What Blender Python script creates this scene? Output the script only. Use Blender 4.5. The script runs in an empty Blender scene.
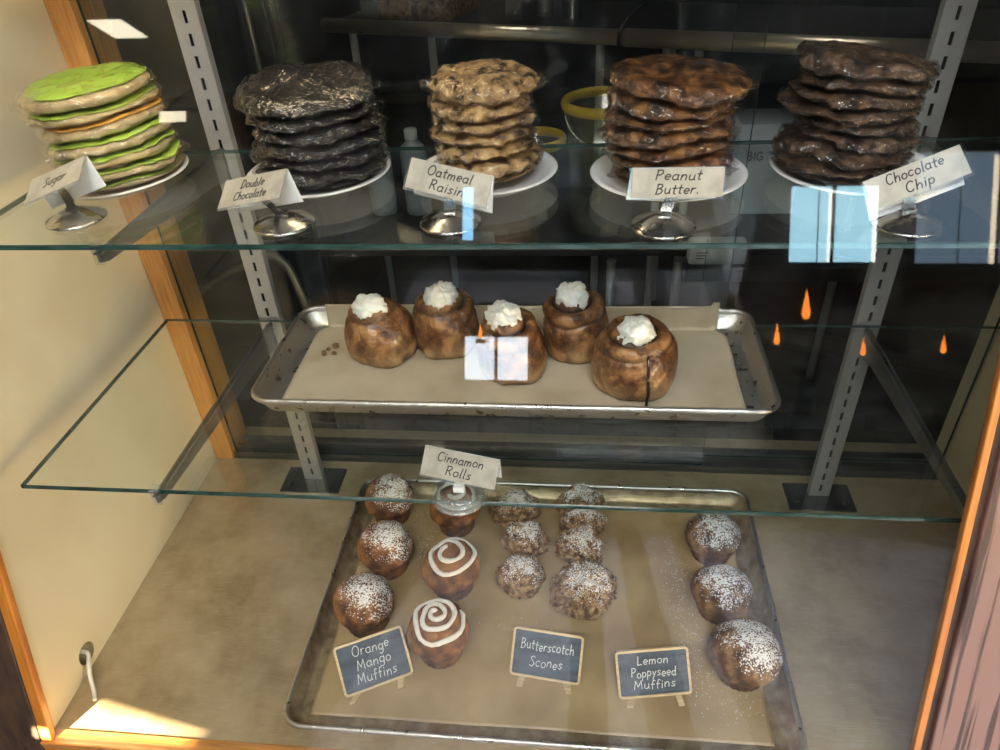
import bpy, math, random
from mathutils import Vector, Matrix, noise, Euler

S = bpy.context.scene
COL = S.collection
PI = math.pi

# ---------------------------------------------------------------- camera
cam_data = bpy.data.cameras.new('camera')
cam = bpy.data.objects.new('camera', cam_data)
COL.objects.link(cam)
cam.location = (0.7090433, -0.4588917, 0.9489344)
cam.rotation_mode = 'XYZ'
cam.rotation_euler = (0.9400894, 0.0514956, 0.0989426)
cam_data.sensor_fit = 'HORIZONTAL'
cam_data.sensor_width = 36.0
cam_data.lens = 729.952 / 1000 * 36.0
cam_data.clip_start = 0.01
S.camera = cam

# ---------------------------------------------------------------- view, world, lights
S.view_settings.view_transform = 'Standard'
S.view_settings.look = 'None'
S.view_settings.gamma = 1.0
S.view_settings.use_curve_mapping = False
S.view_settings.exposure = 0.45
S.cycles.transparent_max_bounces = 40
S.cycles.max_bounces = 10
S.cycles.diffuse_bounces = 4
S.cycles.sample_clamp_indirect = 6.0

world = bpy.data.worlds.new('world')
S.world = world
world.use_nodes = True
_bg = world.node_tree.nodes['Background']
_bg.inputs['Color'].default_value = (0.55, 0.72, 1.0, 1)
_bg.inputs['Strength'].default_value = 0.6


def add_light(name, kind, loc, energy, color, direction=(0, 0, -1), size=None, size_y=None, spread=None):
    l = bpy.data.lights.new(name, kind)
    l.energy = energy
    l.color = color
    o = bpy.data.objects.new(name, l)
    COL.objects.link(o)
    o.location = loc
    o.rotation_euler = Vector(direction).to_track_quat('-Z', 'Y').to_euler()
    if kind == 'AREA':
        l.shape = 'RECTANGLE'
        l.size = size
        l.size_y = size_y or size
        if spread:
            l.spread = spread
    return o


SUN_DIR = Vector((0.60, 1.0, -0.45)).normalized()
sun = add_light('sun', 'SUN', (-3, -6, 4), 180.0, (1.0, 0.80, 0.52), SUN_DIR)
sun.data.angle = math.radians(0.12)


def window_light(name, cx, cz, w, h, radiance, color, y=-4.19):
    # daylight filling a window opening: radiance L  ->  power = L * pi * area
    return add_light(name, 'AREA', (cx, y, cz), radiance * PI * w * h, color, (0, 1, 0), w, h)


window_light('daylight_small_window', 0.12, 0.29, 0.44, 0.30, 8.0, (0.80, 0.90, 1.0))
window_light('daylight_right_window', 2.33, 1.20, 0.56, 0.50, 7.0, (0.45, 0.84, 1.0))
window_light('daylight_wide_window', 3.60, 1.30, 1.50, 0.70, 0.9, (0.50, 0.78, 1.0))
window_light('narrow_window_stand_in', -0.083, 1.285, 0.075, 0.36, 9.0, (0.28, 0.66, 1.0))  # added on the closed wall, stands in for a narrow window's blue reflection
window_light('wall_panel_light', -2.22, 1.985, 0.20, 0.075, 9.0, (1.0, 0.90, 0.64))
add_light('ceiling_square_light', 'AREA', (-1.79, -2.94, 2.10), 10.0 * PI * 0.048, (1.0, 0.90, 0.66), (0, 0, -1), 0.19, 0.25)
add_light('cool_east_fill', 'AREA', (5.15, -2.0, 1.0), 4.0 * PI * 3.2, (0.55, 0.78, 1.0), (-1, 0.35, -0.1), 2.0, 1.6)  # added cool fill from the right; the east wall has no opening
add_light('overhead_fill', 'AREA', (0.3, -1.3, 2.08), 32.0, (1.0, 0.95, 0.86), (0.05, 0.55, -1), 1.4, 0.5)  # added fill from above, outside what the pane reflects
add_light('overhead_fill_cool', 'AREA', (1.05, -1.0, 2.08), 30.0, (0.86, 0.93, 1.0), (0.05, 0.6, -1), 0.9, 0.4)  # added cool fill to lift the right side of the case
add_light('warm_side_fill', 'AREA', (2.3, -1.1, 0.25), 26.0, (1.0, 0.74, 0.38), (-1, 0.5, -0.02), 0.5, 0.5)  # added warm fill aimed at the left wall, out of view
floor_spot = add_light('floor_fill_spot', 'SPOT', (0.5, -2.2, 2.0), 420.0, (0.86, 0.88, 1.0), (0, 0, -1))  # added spot that brightens the room floor for its reflection in the pane
floor_spot.data.spot_size = math.radians(62)
floor_spot.data.spot_blend = 0.5
floor_spot.data.shadow_soft_size = 0.04
kitchen_light = add_light('kitchen_fill_spot', 'SPOT', (0.70, 0.80, 2.05), 13.0, (1.0, 0.90, 0.72), (0, 0.13, -1))  # added spot that puts highlights on the rack rail and legs
kitchen_light.data.spot_size = math.radians(75)
kitchen_light.data.spot_blend = 0.8
kitchen_light.data.shadow_soft_size = 0.08
floor_spot2 = add_light('floor_fill_spot_right', 'SPOT', (2.0, -2.4, 2.0), 1000.0, (0.80, 0.88, 1.0), (0, 0, -1))  # added spot; the floor's reflection then lifts the right deck
floor_spot2.data.spot_size = math.radians(62)
floor_spot2.data.spot_blend = 0.5
floor_spot2.data.shadow_soft_size = 0.04
add_light('case_strip_light', 'AREA', (0.34, 0.245, 0.945), 0.8, (1.0, 0.80, 0.50), (-0.25, 0.35, -1), 0.55, 0.03)

# ---------------------------------------------------------------- helpers
def M3(*rows):
    return Matrix(rows)


class MB:
    """collects geometry for one mesh; every polygon has a material slot"""

    def __init__(self):
        self.v = []
        self.f = []
        self.m = []
        self.s = []
        self.attr = {}

    def vert(self, p):
        self.v.append(tuple(p))
        return len(self.v) - 1

    def face(self, idx, mat=0, smooth=False):
        self.f.append(tuple(idx))
        self.m.append(mat)
        self.s.append(smooth)

    def box(self, x0, x1, y0, y1, z0, z1, mat=0, T=None):
        b = len(self.v)
        for z in (z0, z1):
            for x, y in ((x0, y0), (x1, y0), (x1, y1), (x0, y1)):
                p = Vector((x, y, z))
                self.v.append(tuple(T @ p if T else p))
        for q in ((0, 3, 2, 1), (4, 5, 6, 7), (0, 1, 5, 4), (1, 2, 6, 5), (2, 3, 7, 6), (3, 0, 4, 7)):
            self.face([b + i for i in q], mat)
        return self

    def hexa(self, pts, mat=0):
        """8 corners: bottom ring of four then top ring of four"""
        b = len(self.v)
        self.v.extend(tuple(p) for p in pts)
        for q in ((0, 3, 2, 1), (4, 5, 6, 7), (0, 1, 5, 4), (1, 2, 6, 5), (2, 3, 7, 6), (3, 0, 4, 7)):
            self.face([b + i for i in q], mat)
        return self

    def grid(self, rings, closed=True, cap0=False, cap1=False, mat=0, smooth=True):
        """rings: lists of points of equal length"""
        n = len(rings[0])
        b = len(self.v)
        for r in rings:
            self.v.extend(tuple(p) for p in r)
        for i in range(len(rings) - 1):
            for j in range(n if closed else n - 1):
                k = (j + 1) % n
                self.face((b + i * n + j, b + i * n + k, b + (i + 1) * n + k, b + (i + 1) * n + j), mat, smooth)
        if cap0:
            self.face([b + j for j in range(n)][::-1], mat, False)
        if cap1:
            self.face([b + (len(rings) - 1) * n + j for j in range(n)], mat, False)
        return self

    def lathe(self, prof, n=48, mat=0, smooth=True, T=None, cap0=False, cap1=False):
        rings = []
        for r, z in prof:
            ring = [Vector((r * math.cos(2 * PI * j / n), r * math.sin(2 * PI * j / n), z)) for j in range(n)]
            rings.append([T @ p for p in ring] if T else ring)
        return self.grid(rings, True, cap0, cap1, mat, smooth)

    def tube(self, pts, r, n=10, mat=0, cap=True, smooth=True):
        pts = [Vector(p) for p in pts]
        rs = r if isinstance(r, (list, tuple)) else [r] * len(pts)
        rings = []
        t0 = (pts[1] - pts[0]).normalized()
        up = Vector((0, 0, 1)) if abs(t0.z) < 0.9 else Vector((1, 0, 0))
        nrm = t0.cross(up).normalized()
        for i, p in enumerate(pts):
            a = pts[max(i - 1, 0)]
            c = pts[min(i + 1, len(pts) - 1)]
            t = (c - a).normalized()
            nrm = (nrm - t * nrm.dot(t)).normalized()
            bn = t.cross(nrm)
            rings.append([p + (nrm * math.cos(2 * PI * j / n) + bn * math.sin(2 * PI * j / n)) * rs[i] for j in range(n)])
        return self.grid(rings, True, cap, cap, mat, smooth)

    def build(self, name, mats, parent=None, loc=None, rot=None, bevel=0.0, bseg=2):
        me = bpy.data.meshes.new(name)
        me.from_pydata(self.v, [], self.f)
        for m in (mats if isinstance(mats, (list, tuple)) else [mats]):
            me.materials.append(m)
        me.polygons.foreach_set('material_index', self.m)
        me.polygons.foreach_set('use_smooth', self.s)
        for k, vals in self.attr.items():
            a = me.attributes.new(k, 'FLOAT', 'POINT')
            a.data.foreach_set('value', vals)
        me.update()
        o = bpy.data.objects.new(name, me)
        COL.objects.link(o)
        if parent:
            o.parent = parent
        if loc:
            o.location = loc
        if rot:
            o.rotation_euler = rot
        if bevel:
            md = o.modifiers.new('bevel', 'BEVEL')
            md.width = bevel
            md.segments = bseg
            md.limit_method = 'ANGLE'
            md.angle_limit = math.radians(40)
        return o


def tag(o, label, cat, group=None, kind=None):
    o['label'] = label
    o['category'] = cat
    if group:
        o['group'] = group
    if kind:
        o['kind'] = kind
    return o


def thing(name, label, cat, loc=(0, 0, 0), rot=(0, 0, 0), group=None):
    o = bpy.data.objects.new(name, None)
    COL.objects.link(o)
    o.empty_display_size = 0.03
    o.location = loc
    o.rotation_euler = rot
    return tag(o, label, cat, group)


def struct(o):
    o['kind'] = 'structure'
    return o


def fbm(p, octs=4):
    v, a, f = 0.0, 0.5, 1.0
    for _ in range(octs):
        v += a * noise.noise(Vector(p) * f)
        a *= 0.5
        f *= 2.03
    return v


def smooth_path(pts, per=6, closed=False):
    pts = [Vector(p) for p in pts]
    n = len(pts)
    if n < 3:
        return pts
    out = []
    for i in range(n - 1):
        p0, p1, p2, p3 = pts[max(i - 1, 0)], pts[i], pts[i + 1], pts[min(i + 2, n - 1)]
        for k in range(per):
            t = k / per
            out.append(0.5 * ((2 * p1) + (p2 - p0) * t + (2 * p0 - 5 * p1 + 4 * p2 - p3) * t * t + (3 * p1 - p0 - 3 * p2 + p3) * t ** 3))
    out.append(pts[-1])
    return out


# ---------------------------------------------------------------- materials
def new_mat(name):
    m = bpy.data.materials.new(name)
    m.use_nodes = True
    nt = m.node_tree
    for n in list(nt.nodes):
        if n.type != 'OUTPUT_MATERIAL':
            nt.nodes.remove(n)
    out = [n for n in nt.nodes if n.type == 'OUTPUT_MATERIAL'][0]
    return m, nt, out


def N(nt, typ, **kw):
    n = nt.nodes.new(typ)
    for k, v in kw.items():
        if k in n.inputs:
            n.inputs[k].default_value = v
        else:
            setattr(n, k, v)
    return n


def c4(c):
    return (c[0], c[1], c[2], 1.0)


def ramp(nt, stops):
    r = nt.nodes.new('ShaderNodeValToRGB')
    e = r.color_ramp.elements
    while len(e) < len(stops):
        e.new(0.5)
    for i, (p, c) in enumerate(stops):
        e[i].position = p
        e[i].color = c4(c)
    return r


def coords(nt, scale=(1, 1, 1), kind='Object', rot=(0, 0, 0)):
    tc = nt.nodes.new('ShaderNodeTexCoord')
    mp = nt.nodes.new('ShaderNodeMapping')
    mp.inputs['Scale'].default_value = scale
    mp.inputs['Rotation'].default_value = rot
    nt.links.new(tc.outputs[kind], mp.inputs['Vector'])
    return mp.outputs['Vector']


def pbr(name, color=(0.5, 0.5, 0.5), rough=0.5, metal=0.0, stops=None, tex_scale=10.0, vec_scale=(1, 1, 1), detail=6.0,
        bump=0.0, bump_scale=60.0, bump_dist=0.002, distort=0.0, rough_var=0.0, coat=0.0, spec=None, sss=0.0, sheen=0.0, bump_vec=None, vec_rot=(0, 0, 0)):
    m, nt, out = new_mat(name)
    b = N(nt, 'ShaderNodeBsdfPrincipled')
    b.inputs['Base Color'].default_value = c4(color)
    b.inputs['Roughness'].default_value = rough
    b.inputs['Metallic'].default_value = metal
    b.inputs['Coat Weight'].default_value = coat
    b.inputs['Coat Roughness'].default_value = 0.12
    if spec is not None:
        b.inputs['Specular IOR Level'].default_value = spec
    if sss:
        b.inputs['Subsurface Weight'].default_value = sss
        b.inputs['Subsurface Radius'].default_value = (0.006, 0.004, 0.003)
        b.inputs['Subsurface Scale'].default_value = 1.0
    vec = coords(nt, vec_scale, rot=vec_rot)
    if stops or rough_var:
        t = N(nt, 'ShaderNodeTexNoise', Scale=tex_scale, Detail=detail, Distortion=distort)
        nt.links.new(vec, t.inputs['Vector'])
        if stops:
            r = ramp(nt, [(0.5 + (p - 0.5) * 0.6, c) for p, c in stops])
            nt.links.new(t.outputs['Fac'], r.inputs['Fac'])
            nt.links.new(r.outputs['Color'], b.inputs['Base Color'])
        if rough_var:
            mr = N(nt, 'ShaderNodeMapRange')
            mr.inputs['From Min'].default_value = 0.3
            mr.inputs['From Max'].default_value = 0.7
            mr.inputs['To Min'].default_value = max(0.02, rough - rough_var)
            mr.inputs['To Max'].default_value = min(1, rough + rough_var)
            nt.links.new(t.outputs['Fac'], mr.inputs['Value'])
            nt.links.new(mr.outputs['Result'], b.inputs['Roughness'])
    if bump:
        t2 = N(nt, 'ShaderNodeTexNoise', Scale=bump_scale, Detail=5.0)
        v2 = coords(nt, bump_vec) if bump_vec else vec
        nt.links.new(v2, t2.inputs['Vector'])
        bp = N(nt, 'ShaderNodeBump', Strength=bump, Distance=bump_dist)
        nt.links.new(t2.outputs['Fac'], bp.inputs['Height'])
        nt.links.new(bp.outputs['Normal'], b.inputs['Normal'])
        if coat:
            nt.links.new(bp.outputs['Normal'], b.inputs['Coat Normal'])
    nt.links.new(b.outputs['BSDF'], out.inputs['Surface'])
    return m


def emit(name, color, strength):
    m, nt, out = new_mat(name)
    e = N(nt, 'ShaderNodeEmission', Strength=strength)
    e.inputs['Color'].default_value = c4(color)
    nt.links.new(e.outputs['Emission'], out.inputs['Surface'])
    return m


def glassy(name, tint=(0.96, 0.985, 0.975), base=0.045, edge=0.9, dust=0.0, dust_scale=40.0, bump=0.0, bump_scale=120.0,
           rough=0.02, power=5.0, dust_color=(0.7, 0.72, 0.72)):
    """clear sheet: straight-through transmission plus a Fresnel reflection that works from both sides"""
    m, nt, out = new_mat(name)
    tr = N(nt, 'ShaderNodeBsdfTransparent')
    tr.inputs['Color'].default_value = c4(tint)
    gl = N(nt, 'ShaderNodeBsdfGlossy', Roughness=rough)
    gl.inputs['Color'].default_value = (1, 1, 1, 1)
    lw = N(nt, 'ShaderNodeLayerWeight', Blend=0.5)
    pw = N(nt, 'ShaderNodeMath', operation='POWER')
    pw.inputs[1].default_value = power
    nt.links.new(lw.outputs['Facing'], pw.inputs[0])
    ma = N(nt, 'ShaderNodeMath', operation='MULTIPLY_ADD')
    ma.inputs[1].default_value = edge
    ma.inputs[2].default_value = base
    nt.links.new(pw.outputs[0], ma.inputs[0])
    if bump:
        vec = coords(nt)
        t2 = N(nt, 'ShaderNodeTexNoise', Scale=bump_scale, Detail=4.0, Distortion=1.5)
        nt.links.new(vec, t2.inputs['Vector'])
        bp = N(nt, 'ShaderNodeBump', Strength=bump, Distance=0.003)
        nt.links.new(t2.outputs['Fac'], bp.inputs['Height'])
        nt.links.new(bp.outputs['Normal'], gl.inputs['Normal'])
        nt.links.new(bp.outputs['Normal'], lw.inputs['Normal'])
    mx = N(nt, 'ShaderNodeMixShader')
    nt.links.new(ma.outputs[0], mx.inputs['Fac'])
    nt.links.new(tr.outputs[0], mx.inputs[1])
    nt.links.new(gl.outputs[0], mx.inputs[2])
    last = mx
    if dust:
        df = N(nt, 'ShaderNodeBsdfDiffuse')
        df.inputs['Color'].default_value = c4(dust_color)
        vec = coords(nt)
        t = N(nt, 'ShaderNodeTexNoise', Scale=dust_scale, Detail=8.0)
        nt.links.new(vec, t.inputs['Vector'])
        mr = N(nt, 'ShaderNodeMapRange')
        mr.inputs['From Min'].default_value = 0.45
        mr.inputs['From Max'].default_value = 0.8
        mr.inputs['To Max'].default_value = dust
        nt.links.new(t.outputs['Fac'], mr.inputs['Value'])
        m2 = N(nt, 'ShaderNodeMixShader')
        nt.links.new(mr.outputs['Result'], m2.inputs['Fac'])
        nt.links.new(mx.outputs[0], m2.inputs[1])
        nt.links.new(df.outputs[0], m2.inputs[2])
        last = m2
    nt.links.new(last.outputs[0], out.inputs['Surface'])
    return m


def wood(name, dark, light, axis='z', scale=1.0, rough=0.42, coat=0.15, stretch=14.0, contrast=(0.3, 0.72), slanted=False):
    """grain that runs along one object axis"""
    sc = {'x': (1.0 * scale, stretch * scale, stretch * scale), 'y': (stretch * scale, 1.0 * scale, stretch * scale),
          'z': (stretch * scale, stretch * scale, 1.0 * scale)}[axis]
    if slanted:      # board leaning in y and z: keep the grain along its length
        sc = (stretch * scale, 0.6 * scale, 1.0 * scale)
    m, nt, out = new_mat(name)
    b = N(nt, 'ShaderNodeBsdfPrincipled', Roughness=rough)
    b.inputs['Coat Weight'].default_value = coat
    vec = coords(nt, sc)
    t = N(nt, 'ShaderNodeTexNoise', Scale=6.0, Detail=6.0, Distortion=0.15)
    nt.links.new(vec, t.inputs['Vector'])
    r = ramp(nt, [(contrast[0], dark), ((contrast[0] + contrast[1]) / 2, tuple((a + c) / 2 for a, c in zip(dark, light))), (contrast[1], light)])
    nt.links.new(t.outputs['Fac'], r.inputs['Fac'])
    nt.links.new(r.outputs['Color'], b.inputs['Base Color'])
    bp = N(nt, 'ShaderNodeBump', Strength=0.25, Distance=0.001)
    nt.links.new(t.outputs['Fac'], bp.inputs['Height'])
    nt.links.new(bp.outputs['Normal'], b.inputs['Normal'])
    nt.links.new(b.outputs['BSDF'], out.inputs['Surface'])
    return m


MT = {}
MT['cream_wall'] = pbr('cream_laminate', rough=0.42, stops=[(0.3, (0.72, 0.60, 0.39)), (0.55, (0.77, 0.665, 0.445)), (0.75, (0.80, 0.70, 0.48))],
                       tex_scale=5.0, bump=0.05, bump_scale=30.0)
MT['oak'] = wood('golden_oak', (0.42, 0.17, 0.035), (0.66, 0.32, 0.08), 'z', 3.0)
MT['oak_edge'] = wood('orange_oak_edging', (0.36, 0.115, 0.015), (0.55, 0.21, 0.03), 'z', 2.0, stretch=20.0, slanted=True)
MT['oak_x'] = wood('golden_oak_sill', (0.36, 0.14, 0.03), (0.58, 0.27, 0.07), 'x', 3.0)
MT['stile'] = wood('weathered_oak_panel', (0.045, 0.020, 0.018), (0.205, 0.112, 0.098), 'z', 0.45, rough=0.5, stretch=34.0, contrast=(0.39, 0.45), slanted=True)
MT['ply'] = wood('dark_plywood', (0.012, 0.006, 0.003), (0.085, 0.042, 0.020), 'z', 2.2, rough=0.7, stretch=4.0)
MT['ply_x'] = wood('dark_front_panel', (0.03, 0.016, 0.01), (0.10, 0.06, 0.04), 'x', 1.6, rough=0.6, stretch=9.0)
MT['black'] = pbr('soft_black', (0.008, 0.009, 0.011), 0.45, stops=[(0.3, (0.004, 0.005, 0.006)), (0.7, (0.012, 0.014, 0.017))], tex_scale=7)
MT['navy'] = pbr('dark_blue_panel', (0.012, 0.018, 0.028), 0.4, stops=[(0.3, (0.010, 0.014, 0.022)), (0.7, (0.018, 0.025, 0.036))], tex_scale=4)
MT['teal_wall'] = pbr('dark_teal_wall', (0.01, 0.02, 0.02), 0.5, stops=[(0.3, (0.008, 0.014, 0.015)), (0.7, (0.012, 0.022, 0.022))], tex_scale=4)
MT['steel'] = pbr('brushed_steel', (0.72, 0.64, 0.52), 0.33, 0.9, rough_var=0.06, tex_scale=20)
MT['steel_plain'] = pbr('plain_steel', (0.55, 0.54, 0.52), 0.25, 1.0, rough_var=0.1, tex_scale=30)
MT['zinc'] = pbr('zinc_plated_steel', (0.43, 0.425, 0.41), 0.42, 0.55, rough_var=0.1, tex_scale=20)
MT['bracket'] = pbr('dull_steel_bracket', (0.22, 0.215, 0.205), 0.42, 0.7, rough_var=0.12, tex_scale=25)
MT['rail'] = pbr('dark_aluminium', (0.12, 0.115, 0.11), 0.4, 0.8, rough_var=0.1, tex_scale=15)
MT['dark_plate'] = pbr('dark_steel_plate', (0.06, 0.06, 0.06), 0.5, 0.6, rough_var=0.1, tex_scale=30)
MT['aluminium'] = pbr('pan_aluminium', (0.60, 0.575, 0.53), 0.36, 1.0, rough_var=0.14, tex_scale=70, bump=0.45, bump_scale=260, bump_dist=0.002)
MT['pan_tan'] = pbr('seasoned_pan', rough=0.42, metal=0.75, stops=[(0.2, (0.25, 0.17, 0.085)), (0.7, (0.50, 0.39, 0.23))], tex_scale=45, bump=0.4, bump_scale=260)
MT['plate'] = pbr('white_glaze', (0.74, 0.72, 0.69), 0.18, rough_var=0.05, tex_scale=20, coat=0.3)
MT['card'] = pbr('ivory_card', rough=0.35, stops=[(0.3, (0.36, 0.33, 0.265)), (0.7, (0.46, 0.425, 0.35))], tex_scale=60, coat=0.35)
MT['card_white'] = pbr('white_card', (0.82, 0.82, 0.80), 0.5, stops=[(0.3, (0.78, 0.78, 0.76)), (0.7, (0.85, 0.85, 0.83))], tex_scale=40)
MT['ink'] = pbr('black_ink', (0.012, 0.012, 0.014), 0.6, rough_var=0.05)
MT['chalk'] = pbr('chalk', rough=0.95, stops=[(0.3, (0.42, 0.44, 0.45)), (0.6, (0.72, 0.74, 0.75))], tex_scale=900)
MT['slate'] = pbr('chalkboard', rough=0.55, stops=[(0.3, (0.030, 0.045, 0.066)), (0.7, (0.065, 0.090, 0.125))], tex_scale=25, vec_scale=(1, 1, 3))  # blue lift in the colour imitates the reflection over the boards
MT['pale_wood'] = wood('pale_birch', (0.50, 0.36, 0.19), (0.72, 0.56, 0.34), 'x', 6.0, coat=0.05)
MT['parchment'] = pbr('parchment', rough=0.5, stops=[(0.25, (0.41, 0.325, 0.21)), (0.5, (0.49, 0.40, 0.27)), (0.75, (0.54, 0.45, 0.315))], tex_scale=14,
                      bump=0.25, bump_scale=22, bump_dist=0.004)
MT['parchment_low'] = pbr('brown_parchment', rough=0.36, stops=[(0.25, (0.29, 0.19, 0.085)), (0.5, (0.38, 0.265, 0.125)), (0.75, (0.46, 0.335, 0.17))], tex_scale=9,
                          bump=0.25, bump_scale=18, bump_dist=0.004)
MT['cream'] = pbr('cream_cheese', (0.86, 0.83, 0.74), 0.5, stops=[(0.3, (0.80, 0.77, 0.67)), (0.7, (0.88, 0.86, 0.79))], tex_scale=80, sss=0.3,
                  bump=0.5, bump_scale=180, bump_dist=0.002)
MT['white_icing'] = pbr('white_icing', (0.80, 0.77, 0.70), 0.4, stops=[(0.3, (0.74, 0.70, 0.62)), (0.7, (0.83, 0.80, 0.74))], tex_scale=150, sss=0.2)
MT['green_icing'] = pbr('green_icing', rough=0.45, stops=[(0.25, (0.24, 0.38, 0.035)), (0.6, (0.33, 0.48, 0.055)), (0.8, (0.37, 0.52, 0.08))], tex_scale=28, bump=0.3,
                        bump_scale=70, bump_dist=0.003)
MT['orange_icing'] = pbr('orange_icing', rough=0.45, stops=[(0.25, (0.62, 0.26, 0.03)), (0.7, (0.75, 0.40, 0.07))], tex_scale=30, bump=0.3, bump_scale=70)
MT['sugar_dough'] = pbr('sugar_cookie', rough=0.6, stops=[(0.25, (0.27, 0.185, 0.085)), (0.55, (0.40, 0.30, 0.15)), (0.8, (0.50, 0.39, 0.22))], tex_scale=32,
                        bump=0.4, bump_scale=90, bump_dist=0.003)
MT['black_dough'] = pbr('double_chocolate', rough=0.5, stops=[(0.25, (0.004, 0.003, 0.003)), (0.6, (0.013, 0.009, 0.008)), (0.8, (0.026, 0.018, 0.014))], tex_scale=60,
                        bump=0.8, bump_scale=90, bump_dist=0.005)
MT['oat_dough'] = pbr('oatmeal_raisin', rough=0.65, stops=[(0.28, (0.035, 0.018, 0.01)), (0.38, (0.22, 0.12, 0.045)), (0.6, (0.40, 0.25, 0.10)), (0.8, (0.52, 0.36, 0.17))],
                      tex_scale=75, bump=0.8, bump_scale=110, bump_dist=0.005)
MT['peanut_dough'] = pbr('peanut_butter', rough=0.55, stops=[(0.3, (0.025, 0.009, 0.004)), (0.5, (0.11, 0.042, 0.011)), (0.72, (0.27, 0.12, 0.03))], tex_scale=65,
                         bump=0.7, bump_scale=100, bump_dist=0.004)
MT['chip_dough'] = pbr('chocolate_chip', rough=0.6, stops=[(0.3, (0.018, 0.009, 0.005)), (0.5, (0.075, 0.038, 0.018)), (0.75, (0.16, 0.088, 0.042))], tex_scale=70,
                       bump=0.9, bump_scale=110, bump_dist=0.005)
MT['wrap'] = glassy('cling_film', (0.97, 0.97, 0.965), base=0.048, edge=0.6, bump=0.6, bump_scale=110, rough=0.09, power=2.0)
MT['glass'] = glassy('front_glass', (0.985, 0.992, 0.99), base=0.036, edge=0.9, dust=0.005, dust_scale=16)
MT['shelf_glass'] = glassy('shelf_glass', (0.955, 0.98, 0.97), base=0.075, edge=0.9, dust=0.02, dust_scale=45)
MT['back_glass'] = glassy('sliding_glass', (0.90, 0.93, 0.93), base=0.03, edge=0.9, dust=0.006, dust_scale=260)
MT['glass_edge'] = pbr('glass_edge', rough=0.12, stops=[(0.3, (0.012, 0.035, 0.03)), (0.7, (0.03, 0.07, 0.06))], tex_scale=30, vec_scale=(1, 1, 1), coat=0.3)
MT['clear_plastic'] = glassy('clear_plastic', (0.93, 0.95, 0.96), base=0.07, edge=0.8, dust=0.35, dust_scale=8, rough=0.15)
MT['bucket_clear'] = glassy('cloudy_bucket', (0.93, 0.93, 0.86), base=0.06, edge=0.6, dust=0.9, dust_scale=6, rough=0.2, dust_color=(0.42, 0.42, 0.34))
MT['yellow'] = pbr('yellow_plastic', (0.60, 0.43, 0.03), 0.35, stops=[(0.3, (0.55, 0.38, 0.02)), (0.7, (0.65, 0.48, 0.04))], tex_scale=10)
MT['bottle'] = pbr('grey_plastic_bottle', (0.26, 0.29, 0.33), 0.3, rough_var=0.08, tex_scale=12)
MT['bottle_cap'] = pbr('pale_cap', (0.55, 0.56, 0.56), 0.4, rough_var=0.08)
MT['kraft'] = pbr('brown_carton', rough=0.8, stops=[(0.35, (0.10, 0.055, 0.025)), (0.5, (0.19, 0.105, 0.045)), (0.7, (0.25, 0.145, 0.065))], tex_scale=120, bump=0.3, bump_scale=150)
MT['white_carton'] = pbr('white_carton', (0.55, 0.57, 0.58), 0.6, stops=[(0.3, (0.50, 0.52, 0.53)), (0.7, (0.58, 0.60, 0.61))], tex_scale=10)
MT['grey_ink'] = pbr('grey_print', (0.10, 0.11, 0.12), 0.6, rough_var=0.05)
MT['tube_grey'] = pbr('grey_tube', (0.20, 0.20, 0.20), 0.35, 0.8, rough_var=0.08)
MT['cable_white'] = pbr('clear_white_cable', (0.72, 0.68, 0.58), 0.35, rough_var=0.05)
MT['hole_dark'] = pbr('hole_lining', (0.10, 0.075, 0.045), 0.7, stops=[(0.3, (0.22, 0.165, 0.10)), (0.7, (0.34, 0.27, 0.17))], tex_scale=40)
MT['sugar_dust'] = pbr('powdered_sugar', (0.85, 0.83, 0.80), 0.9, rough_var=0.05)
MT['crumb'] = pbr('brown_crumb', rough=0.8, stops=[(0.3, (0.12, 0.06, 0.025)), (0.7, (0.28, 0.17, 0.08))], tex_scale=300)
MT['glaze_drip'] = pbr('dark_syrup', (0.03, 0.010, 0.004), 0.12, rough_var=0.04, tex_scale=60, coat=0.5)
MT['room_wall'] = pbr('room_wall', (0.05, 0.05, 0.05), 0.8, stops=[(0.3, (0.035, 0.034, 0.036)), (0.7, (0.05, 0.05, 0.054))], tex_scale=3)
def light_banded_floor():
    m, nt, out = new_mat('floor_light_bands')
    b = N(nt, 'ShaderNodeBsdfPrincipled', Roughness=0.6)
    vec = coords(nt)
    sp = N(nt, 'ShaderNodeSeparateXYZ')
    nt.links.new(vec, sp.inputs[0])
    t = N(nt, 'ShaderNodeTexNoise', Scale=2.5, Detail=4.0)
    nt.links.new(vec, t.inputs['Vector'])
    ma = N(nt, 'ShaderNodeMath', operation='MULTIPLY_ADD')
    ma.inputs[1].default_value = 0.05
    nt.links.new(t.outputs['Fac'], ma.inputs[0])
    nt.links.new(sp.outputs['X'], ma.inputs[2])
    mr = N(nt, 'ShaderNodeMapRange')
    mr.inputs['From Min'].default_value = -0.5
    mr.inputs['From Max'].default_value = 2.5
    nt.links.new(ma.outputs[0], mr.inputs['Value'])
    P, D = (0.50, 0.49, 0.52), (0.05, 0.045, 0.04)
    e = lambda x: (x + 0.5) / 3.0
    r = ramp(nt, [(0.0, D), (e(-0.10), P), (e(0.70), D), (e(0.84), P), (e(0.97), D), (e(1.12), P), (e(1.30), D), (e(1.40), P)])  # pale bands imitate sunlit floor, dark ones an onlooker's legs, in the reflection
    r.color_ramp.interpolation = 'CONSTANT'
    nt.links.new(mr.outputs['Result'], r.inputs['Fac'])
    nt.links.new(r.outputs['Color'], b.inputs['Base Color'])
    nt.links.new(b.outputs['BSDF'], out.inputs['Surface'])
    return m


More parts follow.
